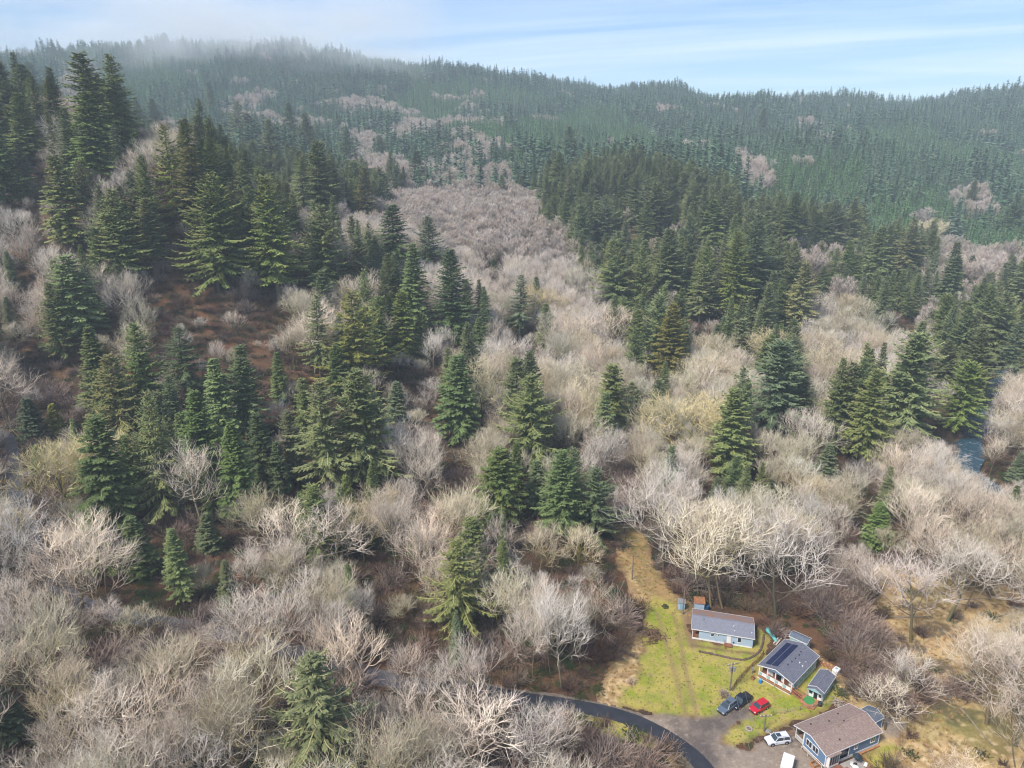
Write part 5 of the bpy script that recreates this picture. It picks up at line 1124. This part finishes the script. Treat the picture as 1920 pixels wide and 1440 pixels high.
# ---- vehicles
TYRE = mat('tyre_rubber', (.02, .02, .02), .8); RIMM = mat('alloy_rim', (.5, .5, .52), .3, metal=.8); CGL = mat('car_glass', (.03, .045, .055), .05, spec=.9); LAMP = mat('headlamp_lens', (.6, .62, .62), .1); TAIL = mat('tail_lamp', (.35, .01, .01), .2); BLK = mat('black_plastic', (.02, .02, .022), .5)
def paint(n, c): return mat(n, c, .22, var=.05, spec=.6)
def loft(secs, close=True):
    """secs: rings of equal length along x"""
    g = G(); k = len(secs[0]); pts = [p for s in secs for p in s]; f = []
    for i in range(len(secs) - 1):
        for j in range(k):
            j2 = (j + 1) % k; f.append((i * k + j, i * k + j2, (i + 1) * k + j2, (i + 1) * k + j))
    f += [tuple(range(k)), tuple(range((len(secs) - 1) * k, len(secs) * k))[::-1]]
    return g.poly(pts, f)
def body_ring(x, zb, zt, w, tum=.08):
    return [(x, -w, zb + .12), (x, -w * 1.0, (zb + zt) / 2), (x, -w * (1 - tum * .4), zt - .06), (x, -w * (1 - tum * 1.6), zt), (x, w * (1 - tum * 1.6), zt), (x, w * (1 - tum * .4), zt - .06), (x, w, (zb + zt) / 2), (x, w, zb + .12), (x, w * .9, zb), (x, -w * .9, zb)]
def vehicle(x, y, rz, col_, name, cat, label, Lc=4.6, Wc=1.86, Hc=1.68, kind='suv', rails=True, roofglass=False):
    v = thing(name, label, cat, x, y, rz, z=.10); hw = Wc / 2; hl = Lc / 2; bonnet = .98 if kind != 'car' else .88
    P = paint(name + '_' + cat.replace(' ', '_') + '_paint_%d' % len(MATS), col_)
    cab = {'suv': (.72, -hl + .12), 'car': (.62, -hl + .25), 'pickup': (.95, -.75)}[kind]
    secs = [body_ring(hl, .35, bonnet - .28, hw * .80), body_ring(hl - .12, .28, bonnet - .12, hw * .92), body_ring(hl - .6, .25, bonnet - .03, hw * .985), body_ring(cab[0] + .25, .25, bonnet + .04, hw), body_ring(0, .25, bonnet + .05, hw), body_ring(-hl + .6, .25, bonnet + .06, hw * .985), body_ring(-hl + .1, .3, bonnet + .04, hw * .93), body_ring(-hl, .4, bonnet - .1, hw * .86)]
    o = loft(secs).make('body', P, v, .03, smooth=False)
    r0, r1 = cab; zb = bonnet + .02; wt = hw * .76; ins = .08
    def ring(x_, z, w_): return [(x_, -w_, z), (x_, w_, z)]
    rake_f = .62; rake_r = .30 if kind != 'car' else .55
    if kind == 'pickup': rake_r = .15
    q = [(r0 + .3, -hw * .90, zb), (r0 + .3, hw * .90, zb), (r1, hw * .90, zb), (r1, -hw * .90, zb), (r0 + .3 - rake_f, -wt, Hc - .06), (r0 + .3 - rake_f, wt, Hc - .06), (r1 + rake_r, wt, Hc - .06), (r1 + rake_r, -wt, Hc - .06)]
    G().poly(q, [(0, 3, 2, 1), (4, 5, 6, 7), (0, 1, 5, 4), (1, 2, 6, 5), (2, 3, 7, 6), (3, 0, 4, 7)]).make('windows', CGL, v)
    rf_ = G().box(r1 + rake_r - .03, r0 + .3 - rake_f + .03, -wt - .02, wt + .02, Hc - .06, Hc).make('roof', P, v, .04)
    pg = G()
    for s in (-1, 1):
        for a, b in ((0, 4), (3, 7)) if s < 0 else ((1, 5), (2, 6)):
            pa, pb = Vector(q[a]), Vector(q[b]); pa.y += s * .012; pb.y += s * .012; pg.bar(pa, pb, .09, .07)
        xm = (r0 + r1) / 2; pg.bar((xm, s * (hw * .90 + .01), zb), (xm - .05, s * (wt + .01), Hc - .06), .08, .05)
    pg.make('pillars', P, v)
    if roofglass: G().box(-.5, .35, -wt * .6, wt * .6, Hc + .002, Hc + .012).make('sunroof', CGL, rf_)
    if rails:
        for s in (-1, 1): G().bar((r1 + rake_r + .1, s * wt * .86, Hc + .05), (r0 - .25, s * wt * .86, Hc + .05), .05, .04).make('roof_rail', METAL, v)
    for sx in (hl * .62, -hl * .60):
        for s in (-1, 1):
            t_ = G().cyl((sx, s * (hw - .20), .35), (sx, s * (hw + .015), .35), .35, k=16).make('wheel', TYRE, v); G().cyl((sx, s * (hw + .016), .35), (sx, s * (hw + .03), .35), .22, k=12).make('rim', RIMM, t_)
            G().cyl((sx, s * (hw + .001), .40), (sx, s * (hw + .006), .40), .43, k=16).make('wheel_arch', BLK, v)
    for s in (-1, 1):
        G().box(hl - .30, hl - .03, s * hw * .70 - .16, s * hw * .70 + .16, bonnet - .30, bonnet - .14).make('headlight', LAMP, v, .03)
        G().box(-hl + .0, -hl + .12, s * hw * .80 - .09, s * hw * .80 + .09, bonnet - .28, bonnet - .02).make('tail_light', TAIL, v, .02)
        G().box(r0 + .12, r0 + .30, s * (hw + .11) - .09, s * (hw + .11) + .09, zb - .02, zb + .14).make('wing_mirror', P, v, .03)
    G().box(hl - .10, hl + .04, -hw * .78, hw * .78, .30, .52).make('bumper', BLK, v, .03); G().box(-hl - .03, -hl + .08, -hw * .78, hw * .78, .32, .55).make('bumper', BLK, v, .03)
    G().box(hl - .06, hl + .015, -hw * .4, hw * .4, .55, bonnet - .32).make('grille', BLK, v)
    if kind == 'pickup':
        G().box(-hl + .18, -.85, -hw * .82, hw * .82, bonnet + .07, bonnet + .10).make('bed_cover', BLK, v)
    return v
def mid(a, b): 
    p, q = at(*a), at(*b); return ((p[0] + q[0]) / 2, (p[1] + q[1]) / 2)
x, y = mid((1348, 1344), (1373, 1320)); vehicle(x + .3, y + .2, R(218), (.10, .13, .17), 'parked_suv', 'car', 'dark blue grey suv parked behind the pickup at the lawn edge', roofglass=True)
x, y = at(1389, 1319); vehicle(x, y, R(217), (.012, .016, .028), 'pickup_truck', 'pickup', 'black pickup truck with covered bed beside the round bush', Lc=5.3, Wc=1.95, Hc=1.85, kind='pickup', rails=False)
x, y = at(1423, 1331); vehicle(x, y, R(211), (.50, .012, .03), 'parked_suv', 'car', 'bright red small suv parked on the grass', Lc=4.3, Wc=1.82, rails=False)
x, y = at(1457, 1392); vehicle(x, y, R(190), (.66, .68, .74), 'parked_suv', 'car', 'silver white suv parked on the gravel before the brown roofed house', Lc=4.6, roofglass=True)
x, y = at(1474, 1446); tr_ = thing('box_trailer', 'white box trailer cut off at the bottom of the drive', 'trailer', x, y, R(60), z=.1); G().box(-1.7, 1.7, -.95, .95, .45, 2.3).make('trailer_body', PVC, tr_, .05); G().box(-1.7, 1.7, .70, .97, .3, .45).make('chassis', BLK, tr_)
for s in (-1, 1): t_ = G().cyl((0, s * .82, .33), (0, s * 1.02, .33), .33, k=14).make('wheel', TYRE, tr_); G().cyl((0, s * 1.021, .33), (0, s * 1.03, .33), .18, k=10).make('rim', RIMM, t_)

# ---- poles and wires
POLE = mat('pole_wood', (.24, .19, .15), .85, col2=(.14, .11, .09), vscale=2)
def pole(px_, py_, top_px, label, arm=None, trans=False, group='utility poles', ht=None):
    x, y = at(px_, py_); p = thing('utility_pole', label, 'utility pole', x, y, 0, group, z=0)
    t = (top_px - 720) / F; h = ht or (CH - y * (S_ + t * C_) / (C_ - t * S_)); s = G().cyl((0, 0, -.2), (0, 0, h), .17, .12, 8).make('shaft', POLE, p)
    if arm is not None:
        G().bar((-1.25 * math.cos(arm), -1.25 * math.sin(arm), h - .35), (1.25 * math.cos(arm), 1.25 * math.sin(arm), h - .35), .12, .14).make('crossarm', POLE, p)
        for q in (-1.1, -.4, .4, 1.1): G().cyl((q * math.cos(arm), q * math.sin(arm), h - .28), (q * math.cos(arm), q * math.sin(arm), h - .05), .06, .04, 6).make('insulator', PVC, p)
    if trans:
        for q in (-.42, .30): G().cyl((q, -.28, h - 1.75), (q, -.28, h - .85), .24, k=12).make('transformer', METAL, p)
    return Vector((x, y, h))
PA = pole(1368.4, 1295.4, 1243, 'utility pole with crossarm and grey transformer on the lawn', .25, True)
PB = pole(1280, 1151, 1101, 'bare brown utility pole beside the tiny blue hut')
PC = pole(1432, 1371.5, 1340, 'short utility pole between the red and the silver suv', .1)
PD = pole(1185, 1087, 1040, 'dark leaning utility pole beside the grassy track')
def wire(a, b, sag, name='power_line', label=''):
    a = Vector(a); b = Vector(b); g = G(); n = 14; pts = [a.lerp(b, i / n) - Vector((0, 0, 4 * sag * (i / n) * (1 - i / n))) for i in range(n + 1)]
    for i in range(n): g.bar(pts[i], pts[i + 1], .035)
    return tag(g.make(name, mat('wire_aluminium', (.22, .20, .18), .5), None), label, 'power line', 'overhead power lines')
EB = Vector((*at(1426, 1560), 9.5))
wire(PA + Vector((-.9, 0, -.1)), EB + Vector((-1, 0, 0)), .9, label='thin overhead line from the transformer pole over the cars, left strand')
wire(PA + Vector((.9, .2, -.1)), EB + Vector((1.2, 0, 0)), .9, label='thin overhead line from the transformer pole over the cars, right strand')
wire(PA + Vector((0, 0, -.3)), PB + Vector((0, 0, -.1)), .8, label='thin overhead line from the transformer pole to the pole by the hut')
wire(PB + Vector((0, 0, -.1)), PD + Vector((0, 0, -.1)), .5, label='thin overhead line along the grassy track')
wire(PC + Vector((0, 0, -.1)), Vector(local(h3, .2, 5.5, 3.9)), .5, label='thin overhead line from the short pole to the brown roofed house')
wire(PA + Vector((.3, 0, -.8)), Vector(local(h2, .2, 7.4, 3.2)), .4, label='thin overhead line from the transformer pole to the solar panel house')

# ---- fence, edging and clutter
fp = [at(*p) for p in ((1431, 1228), (1424, 1240), (1410, 1252), (1400, 1262), (1390, 1272), (1380, 1284), (1373, 1296))]
fe = thing('rail_fence', 'rust brown post and rail fence before the solar panel house', 'fence', fp[0][0], fp[0][1], 0, z=0)
for i, (x, y) in enumerate(fp): G().box(x - fp[0][0] - .06, x - fp[0][0] + .06, y - fp[0][1] - .06, y - fp[0][1] + .06, -.1, 1.35).make('post', FENCEW, fe)
for i in range(len(fp) - 1):
    a, b = fp[i], fp[i + 1]
    for z in (.45, .85, 1.2): G().bar((a[0] - fp[0][0], a[1] - fp[0][1], z), (b[0] - fp[0][0], b[1] - fp[0][1], z), .07, .12).make('rail', FENCEW, fe)
fp = [at(*p) for p in ((1449, 1342), (1475, 1337), (1500, 1333), (1525, 1329), (1548, 1325))]
fe = thing('wire_fence', 'thin wire fence on the grass before the brown roofed house', 'fence', fp[0][0], fp[0][1], 0, z=0)
for i, (x, y) in enumerate(fp): G().cyl((x - fp[0][0], y - fp[0][1], 0), (x - fp[0][0], y - fp[0][1], 1.2), .05, k=6).make('post', OWOOD, fe)
for i in range(len(fp) - 1):
    a, b = fp[i], fp[i + 1]
    for z in (.4, .8, 1.15): G().bar((a[0] - fp[0][0], a[1] - fp[0][1], z), (b[0] - fp[0][0], b[1] - fp[0][1], z), .025).make('wire', METAL, fe)
EL = smooth_line([at(*p) for p in ((1310, 1222), (1330, 1226), (1352, 1231), (1375, 1236), (1395, 1238), (1412, 1232), (1424, 1222), (1430, 1208), (1432, 1191))], 6)
b_ = Buf(); b_.tube(np.c_[EL, .12 + .05 * np.sin(np.arange(len(EL)) * 1.3)], .27 + .05 * np.sin(np.arange(len(EL)) * 2.1), 0, 7); V, T2, _ = b_.arrays()
tag(link(bpy.data.objects.new('garden_edging', mesh_np('garden_edging', V, T2, None, [mat('dark_bark_edging', (.085, .055, .042), .95, col2=(.14, .10, .08), vscale=2, bump=.6, bscale=6)], smooth=True))), 'curved dark brown log edging across the lawn of the light blue house', 'edging')
def lump(name, x, y, sx, sy, sz, m, label, cat, seed=0, n=26, rough=.25, group=None):
    r = np.random.default_rng(seed); g = []; t = []; K = 14; J = 6
    for j in range(J):
        ph = j / (J - 1) * math.pi / 2
        for i in range(K):
            th = i / K * 2 * math.pi; q = 1 + r.normal(0, rough * .6)
            g.append((sx * q * math.cos(th) * math.cos(ph), sy * q * math.sin(th) * math.cos(ph), sz * math.sin(ph) * (1 + r.normal(0, rough * .4)) - .03))
    for j in range(J - 1):
        for i in range(K):
            a = j * K + i; b2 = j * K + (i + 1) % K; t += [(a, b2, b2 + K), (a, b2 + K, a + K)]
    o = link(bpy.data.objects.new(name, mesh_np(name, g, t, None, [m]))); o.location = (x, y, float(ground(x, y)) + .08); return tag(o, label, cat, group)
def stick_pile(name, x, y, R_, h, n, m, label, cat, seed, th=.06, m2=None):
    r = np.random.default_rng(seed); b = Buf()
    for i in range(n):
        c = np.array([*(r.normal(0, R_ * .45, 2)), 0]); a = r.random() * 6.28; L = R_ * (.4 + .7 * r.random()); z = h * max(.05, 1 - np.hypot(*c[:2]) / R_) * r.random()
        d = np.array([math.cos(a) * L / 2, math.sin(a) * L / 2, r.normal(0, .25) * L / 2]); k = r.normal(0, .12 * L, 3)
        b.tube(np.array([c + [0, 0, z] - d, c + [0, 0, z + .05] + k, c + [0, 0, z] + d]), [th, th * .8, th * .5], [.2, .5, .9], 4)
    V, T2, c = b.arrays(); V[:, 2] = np.maximum(V[:, 2], -.05)
    o = link(bpy.data.objects.new(name, mesh_np(name, V, T2, c, [m]))); o.location = (x, y, float(ground(x, y)) + .1); return tag(o, label, cat)
tarp = mat('turquoise_tarp', (.16, .50, .48), .45, col2=(.10, .36, .38), vscale=2, bump=.6, bscale=3)
a_, b2_ = at(1439, 1180), at(1455, 1203); tp = thing('covered_boat', 'turquoise tarp covered boat behind the solar panel house', 'boat', a_[0], a_[1], math.atan2(b2_[1] - a_[1], b2_[0] - a_[0]), z=.05)
Lb = math.hypot(b2_[0] - a_[0], b2_[1] - a_[1]) + .6; g = G(); prof = [(-.3, .1, .3), (.3, .75, .75), (1.0, .85, .95), (1.8, .6, .85), (Lb * .6, .45, .6), (Lb * .85, .38, .5), (Lb, .12, .3)]
secs = [[(x, -w_, 0), (x, -w_ * .8, h * .6), (x, 0, h), (x, w_ * .8, h * .6), (x, w_, 0)] for x, w_, h in prof]; loft(secs).make('tarp', tarp, tp, smooth=True)
G().bar((-.2, 0, .05), (Lb - .2, 0, .05), .25, .1).make('hull', BLK, tp)
x, y = at(1468, 1189); stick_pile('scrap_pile', x, y, 1.9, 1.0, 60, mat('mixed_scrap', (.34, .20, .17), .8, col2=(.45, .42, .38), vscale=1.2), 'heap of reddish scrap wood behind the solar panel house', 'scrap pile', 3, .07)
x, y = at(1457, 1203); lp_ = thing('lumber_stack', 'pale planks stacked along the side of the solar panel house', 'lumber', x, y, R(48), z=.08)
for k in range(9): G().box(-1.6 + .05 * (k % 3), 1.4 + .1 * (k % 4), -.5 + .3 * (k % 3), -.25 + .3 * (k % 3), .02 + .09 * (k // 3), .09 + .09 * (k // 3)).make('plank', OWOOD if k % 2 else mat('pale_plank', (.5, .44, .38), .8), lp_)
x, y = at(1464, 1177); G_ = thing('leaning_board', 'tall grey board standing by the scrap heap', 'board', x, y, R(20), z=.05); G().box(-.35, .35, -.05, .05, 0, 2.2).make('panel', OWOOD, G_)
x, y = at(1546, 1250); wp = thing('firewood_stack', 'long tan firewood row between the solar panel house and the teal shed', 'firewood', x, y, R(-40), z=.05); r_ = np.random.default_rng(5)
for k in range(60): zz_ = .15 + .26 * (k % 4); xx_ = -1.9 + .26 * (k // 4); G().cyl((xx_, -.3 + r_.normal(0, .05), zz_), (xx_ + r_.normal(0, .03), .35 + r_.normal(0, .05), zz_), .12, k=6).make('log', DECK if k % 3 else mat('pale_split_wood', (.5, .34, .18), .8), wp)
x, y = at(1567, 1263); ht = thing('white_tank', 'white rounded plastic tank beside the teal shed', 'tank', x, y, R(40), z=.05); G().box(-.8, .8, -.6, .6, 0, 1.25).make('tank_body', PVC, ht, .18); G().cyl((0, 0, 1.25), (0, 0, 1.33), .25, k=12).make('lid', METAL, ht)
x, y = at(1425, 1281); br_ = thing('plastic_barrel', 'bright blue plastic barrel on the grass before the porch', 'barrel', x, y, z=.05); G().cyl((0, 0, 0), (0, 0, .9), .31, k=16).cyl((0, 0, .3), (0, 0, .34), .33, k=16).cyl((0, 0, .6), (0, 0, .64), .33, k=16).make('drum', mat('bright_blue_plastic', (.01, .22, .62), .4), br_); G().cyl((0, 0, .9), (0, 0, .94), .28, k=16).make('lid', mat('light_blue_lid', (.10, .42, .72), .4), br_)
x, y = at(1411, 1275); bn = thing('burn_barrel', 'rusty open steel drum beside the blue barrel', 'barrel', x, y, z=.05); G().cyl((0, 0, 0), (0, 0, .85), .32, k=14, cap=False).cyl((0, 0, .1), (0, 0, .12), .31, k=14).make('drum', RUST, bn); G().cyl((0, 0, .12), (0, 0, .5), .29, k=12).make('ash', BLK, bn)
x, y = at(1410, 1264); mb = thing('post_box', 'grey white metal box on a post by the rail fence', 'post box', x, y, z=.03); G().box(-.05, .05, -.05, .05, 0, .9).make('post', OWOOD, mb); G().box(-.22, .22, -.18, .18, .9, 1.6).make('box', METAL, mb, .04)
x, y = at(1537, 1324); bc = thing('covered_bin', 'black covered bin at the corner of the low orange deck', 'bin', x, y, R(20), z=.05); G().cyl((0, 0, 0), (0, 0, .9), .42, .38, 12).make('bin_body', BLK, bc); G().cyl((0, 0, .9), (0, 0, 1.05), .42, .2, 12).make('lid', CLOTHD, bc)
x, y = at(1247, 1138); lump('low_bush', x, y, .85, .75, .8, mat('dark_olive_bush', (.035, .045, .018), .95, col2=(.07, .07, .03), vscale=3, bump=1, bscale=5), 'dark rounded bush alone on the lawn near the blue hut', 'bush', 4, rough=.3)
def twiggy(x, y, R_, h, label, m, seed, col_=(1, 1, 1), name='bare_bush'):
    r = np.random.default_rng(seed); b = Buf()
    for i in range(120):
        az = r.random() * 6.28; el = .25 + 1.2 * r.random(); d = np.array([math.cos(az) * math.cos(el) * R_, math.sin(az) * math.cos(el) * R_, math.sin(el) * h]) * (.6 + .5 * r.random()); o = np.append(r.normal(0, R_ * .15, 2), 0); m_ = o + d * .55 + r.normal(0, .08, 3)
        b.tube(np.array([o, m_, o + d]), [.045, .035, .02], [.2, .6, 1.], 3)
        for _ in range(3): q = m_ + (o + d - m_) * r.random() * .7; b.tube(np.array([q, q + d * .3 + r.normal(0, .15 * R_, 3)]), [.03, .015], [.7, 1.], 3)
    V, T2, c = b.arrays(); o = link(bpy.data.objects.new(name, mesh_np(name, V, T2, c, [m]))); o.location = (x, y, float(ground(x, y))); o.color = (*col_, 1); return tag(o, label, 'bush')
x, y = at(1362, 1306); twiggy(x - .4, y, 1.15, 1.5, 'round grey twiggy bush at the foot of the transformer pole', TWIG, 8, (.8, .75, .75))
x, y = at(1184, 1281); twiggy(x, y, 1.1, .9, 'low pale twiggy bush on the tan grass west of the lawn', TWIG, 9, (.9, .8, .7))
x, y = at(1436, 1371); lump('stone_heap', x + .4, y - .1, .55, .5, .4, mat('grey_stone', (.33, .31, .28), .9, col2=(.2, .19, .17), vscale=4), 'small grey stone heap at the foot of the short pole', 'stone heap', 6)
x, y = at(1404, 1368); ps = thing('fire_ring', 'round stone planter ring on the grass island', 'stone ring', x, y, z=.05)
for k in range(12): a = k * .5236; G().box(-.13, .13, -.1, .1, 0, .28).make('stone', mat('pale_stone', (.45, .40, .36), .9, col2=(.3, .27, .25), vscale=4), ps, .03).location = (.55 * math.cos(a), .55 * math.sin(a), 0)
for o in [c for c in ps.children]: o.rotation_euler = (0, 0, math.atan2(o.location[1], o.location[0]) + 1.57)
G().cyl((0, 0, 0), (0, 0, .12), .45, k=12).make('ash_bed', OWOOD, ps)
x, y = at(1222, 1192); stick_pile('uprooted_stump', x, y, 3.0, 1.3, 90, mat('dark_root_wood', (.10, .055, .035), .95, col2=(.20, .12, .07), vscale=2), 'dark brown uprooted tree stump at the lawn edge', 'stump', 12, .11)
x, y = at(1165, 1025); stick_pile('brush_pile', x, y, 3.2, 1.4, 90, mat('dark_brush_wood', (.05, .04, .03), .95, col2=(.12, .10, .06), vscale=2), 'dark heap of branches at the top of the grassy track', 'brush pile', 13, .10)
x, y = at(1570, 1318); stick_pile('debris_pile', x, y, 1.3, .8, 60, mat('pale_debris', (.42, .36, .30), .85, col2=(.20, .14, .11), vscale=2), 'pale heap of rubble between the deck and the brown roof', 'debris pile', 14, .08)
x, y = at(1170, 999); tsn = thing('tree_snag', 'short pale broken tree stump at the head of the track', 'stump', x, y, z=0); G().cyl((0, 0, -.2), (.1, 0, 2.6), .28, .12, 8).make('trunk', OWOOD, tsn)
x, y = at(1586, 1178); bt = thing('small_boat', 'small blue and white boat under the bare brush', 'boat', x, y, R(-25), z=.1); loft([[(xx_, -w_, .45), (xx_, -w_ * .6, 0), (xx_, w_ * .6, 0), (xx_, w_, .45)] for xx_, w_ in ((-1.3, .45), (0, .55), (1.0, .4), (1.5, .08))]).make('hull', mat('blue_hull', (.04, .20, .34), .4), bt); G().box(-1.1, .2, -.35, .35, .46, .52).make('seat_cover', PVC, bt)
# fallen logs in the meadow
for (a, b, lb) in (((1555, 1160), (1745, 1158), 'long mossy fallen trunk lying across the meadow'), ((1725, 1135), (1748, 1155), 'short pale fallen trunk against the mossy one'), ((1145, 1018), (1190, 1016), 'thin pale fallen trunk above the branch heap'), ((1865, 1160), (1890, 1152), 'short dark fallen log far out in the meadow'), ((1800, 1330), (1860, 1400), 'thin fallen branch in the golden meadow')):
    p, q = at(*a), at(*b); n = 6; P_ = [(p[0] + (q[0] - p[0]) * t, p[1] + (q[1] - p[1]) * t, .3 + .12 * math.sin(t * 7)) for t in np.linspace(0, 1, n)]
    bfl = Buf(); bfl.tube(np.array(P_), np.linspace(.26, .13, n), 0, 6); V, T2, _ = bfl.arrays(); tag(link(bpy.data.objects.new('fallen_log', mesh_np('fallen_log', V, T2, None, [mat('mossy_log', (.17, .14, .07), .9, col2=(.30, .25, .20), vscale=1)], smooth=True))), lb, 'log')

# ------------------------------------------------------------------ labels: every tree is told by its look and by a landmark near it
lm = []
for g_, t, e in TL:
    if t[10]: e['label'] = t[10]; lm.append((t[3], t[4], t[10]))
PLACES = [(at(1355, 1180), 'the light blue house'), (at(1480, 1240), 'the solar panel house'), (at(1575, 1370), 'the brown roofed house'), (at(1540, 1280), 'the teal shed'), (at(1180, 1060), 'the grassy track'), (at(1170, 1345), 'the asphalt curve'),
          (at(1703, 1160), 'the fallen mossy trunk'), (at(1830, 830), 'the river bend'), (hit(420, 640), 'the brown open slope'), (hit(130, 1120), 'the grey lane under bare trees')]
SHORT = {}
import re
for x, y, lab in lm:
    s = re.split(r' (?:with|above|beside|of the|in the|over|among|below|behind|on|at|left|between|standing|near|against|cut|upslope|alone|who|towering|right|where|left|that|cut) ', lab)[0]
    SHORT.setdefault(s, []).append((x, y, lab))
lmk = [(p[0], p[1], n) for p, n in PLACES] + [(v[0][0], v[0][1], 'the ' + s) for s, v in SHORT.items() if len(v) == 1 and len(s.split()) >= 3]
ORD = ['nearest', 'second', 'third', 'fourth', 'fifth', 'sixth', 'seventh', 'eighth', 'ninth', 'tenth', 'eleventh', 'twelfth'] + ['%dth' % k for k in range(13, 90)]
buck = {}
for g_, t, e in TL:
    if t[10]: continue
    px_, py_, _ = proj(np.array(t[3]), np.array(t[4]), np.array(t[5]))
    d = [math.hypot(t[3] - a, (t[4] - b)) for a, b, n in lmk]; j = int(np.argmin(d)); a, b, n = lmk[j]; lx, ly, _ = proj(np.array(a), np.array(b), ground(a, b))
    dx, dy = float(px_ - lx), float(py_ - ly)
    side = ('right of' if dx > 0 else 'left of') if abs(dx) > abs(dy) else ('below' if dy > 0 else 'above')
    K = KD[t[1]]; hgt = t[7] * K.H[t[2]]; c = t[9]
    if g_ == 'conifer': kind_ = ('dark ' if sum(c) < 2.85 else 'green ') + ('conifer' if t[1] == 's' else 'soft conifer')
    elif g_ == 'bare_tree': kind_ = 'pale bare tree' if sum(c) > 2.9 else 'greyish bare tree'
    else: kind_ = 'mossy maple'
    buck.setdefault((kind_, side, n), []).append((d[j], hgt, e))
for (kind_, side, n), L in buck.items():
    L.sort(key=lambda q: q[0])
    for i, (dd_, hgt, e) in enumerate(L):
        sz = 'tall ' if hgt > 27 else ('small ' if hgt < 13 else '')
        e['label'] = '%s%s, %s %s %s' % (sz, kind_, (ORD[i] + ' one') if len(L) > 1 else 'standing', side, n)
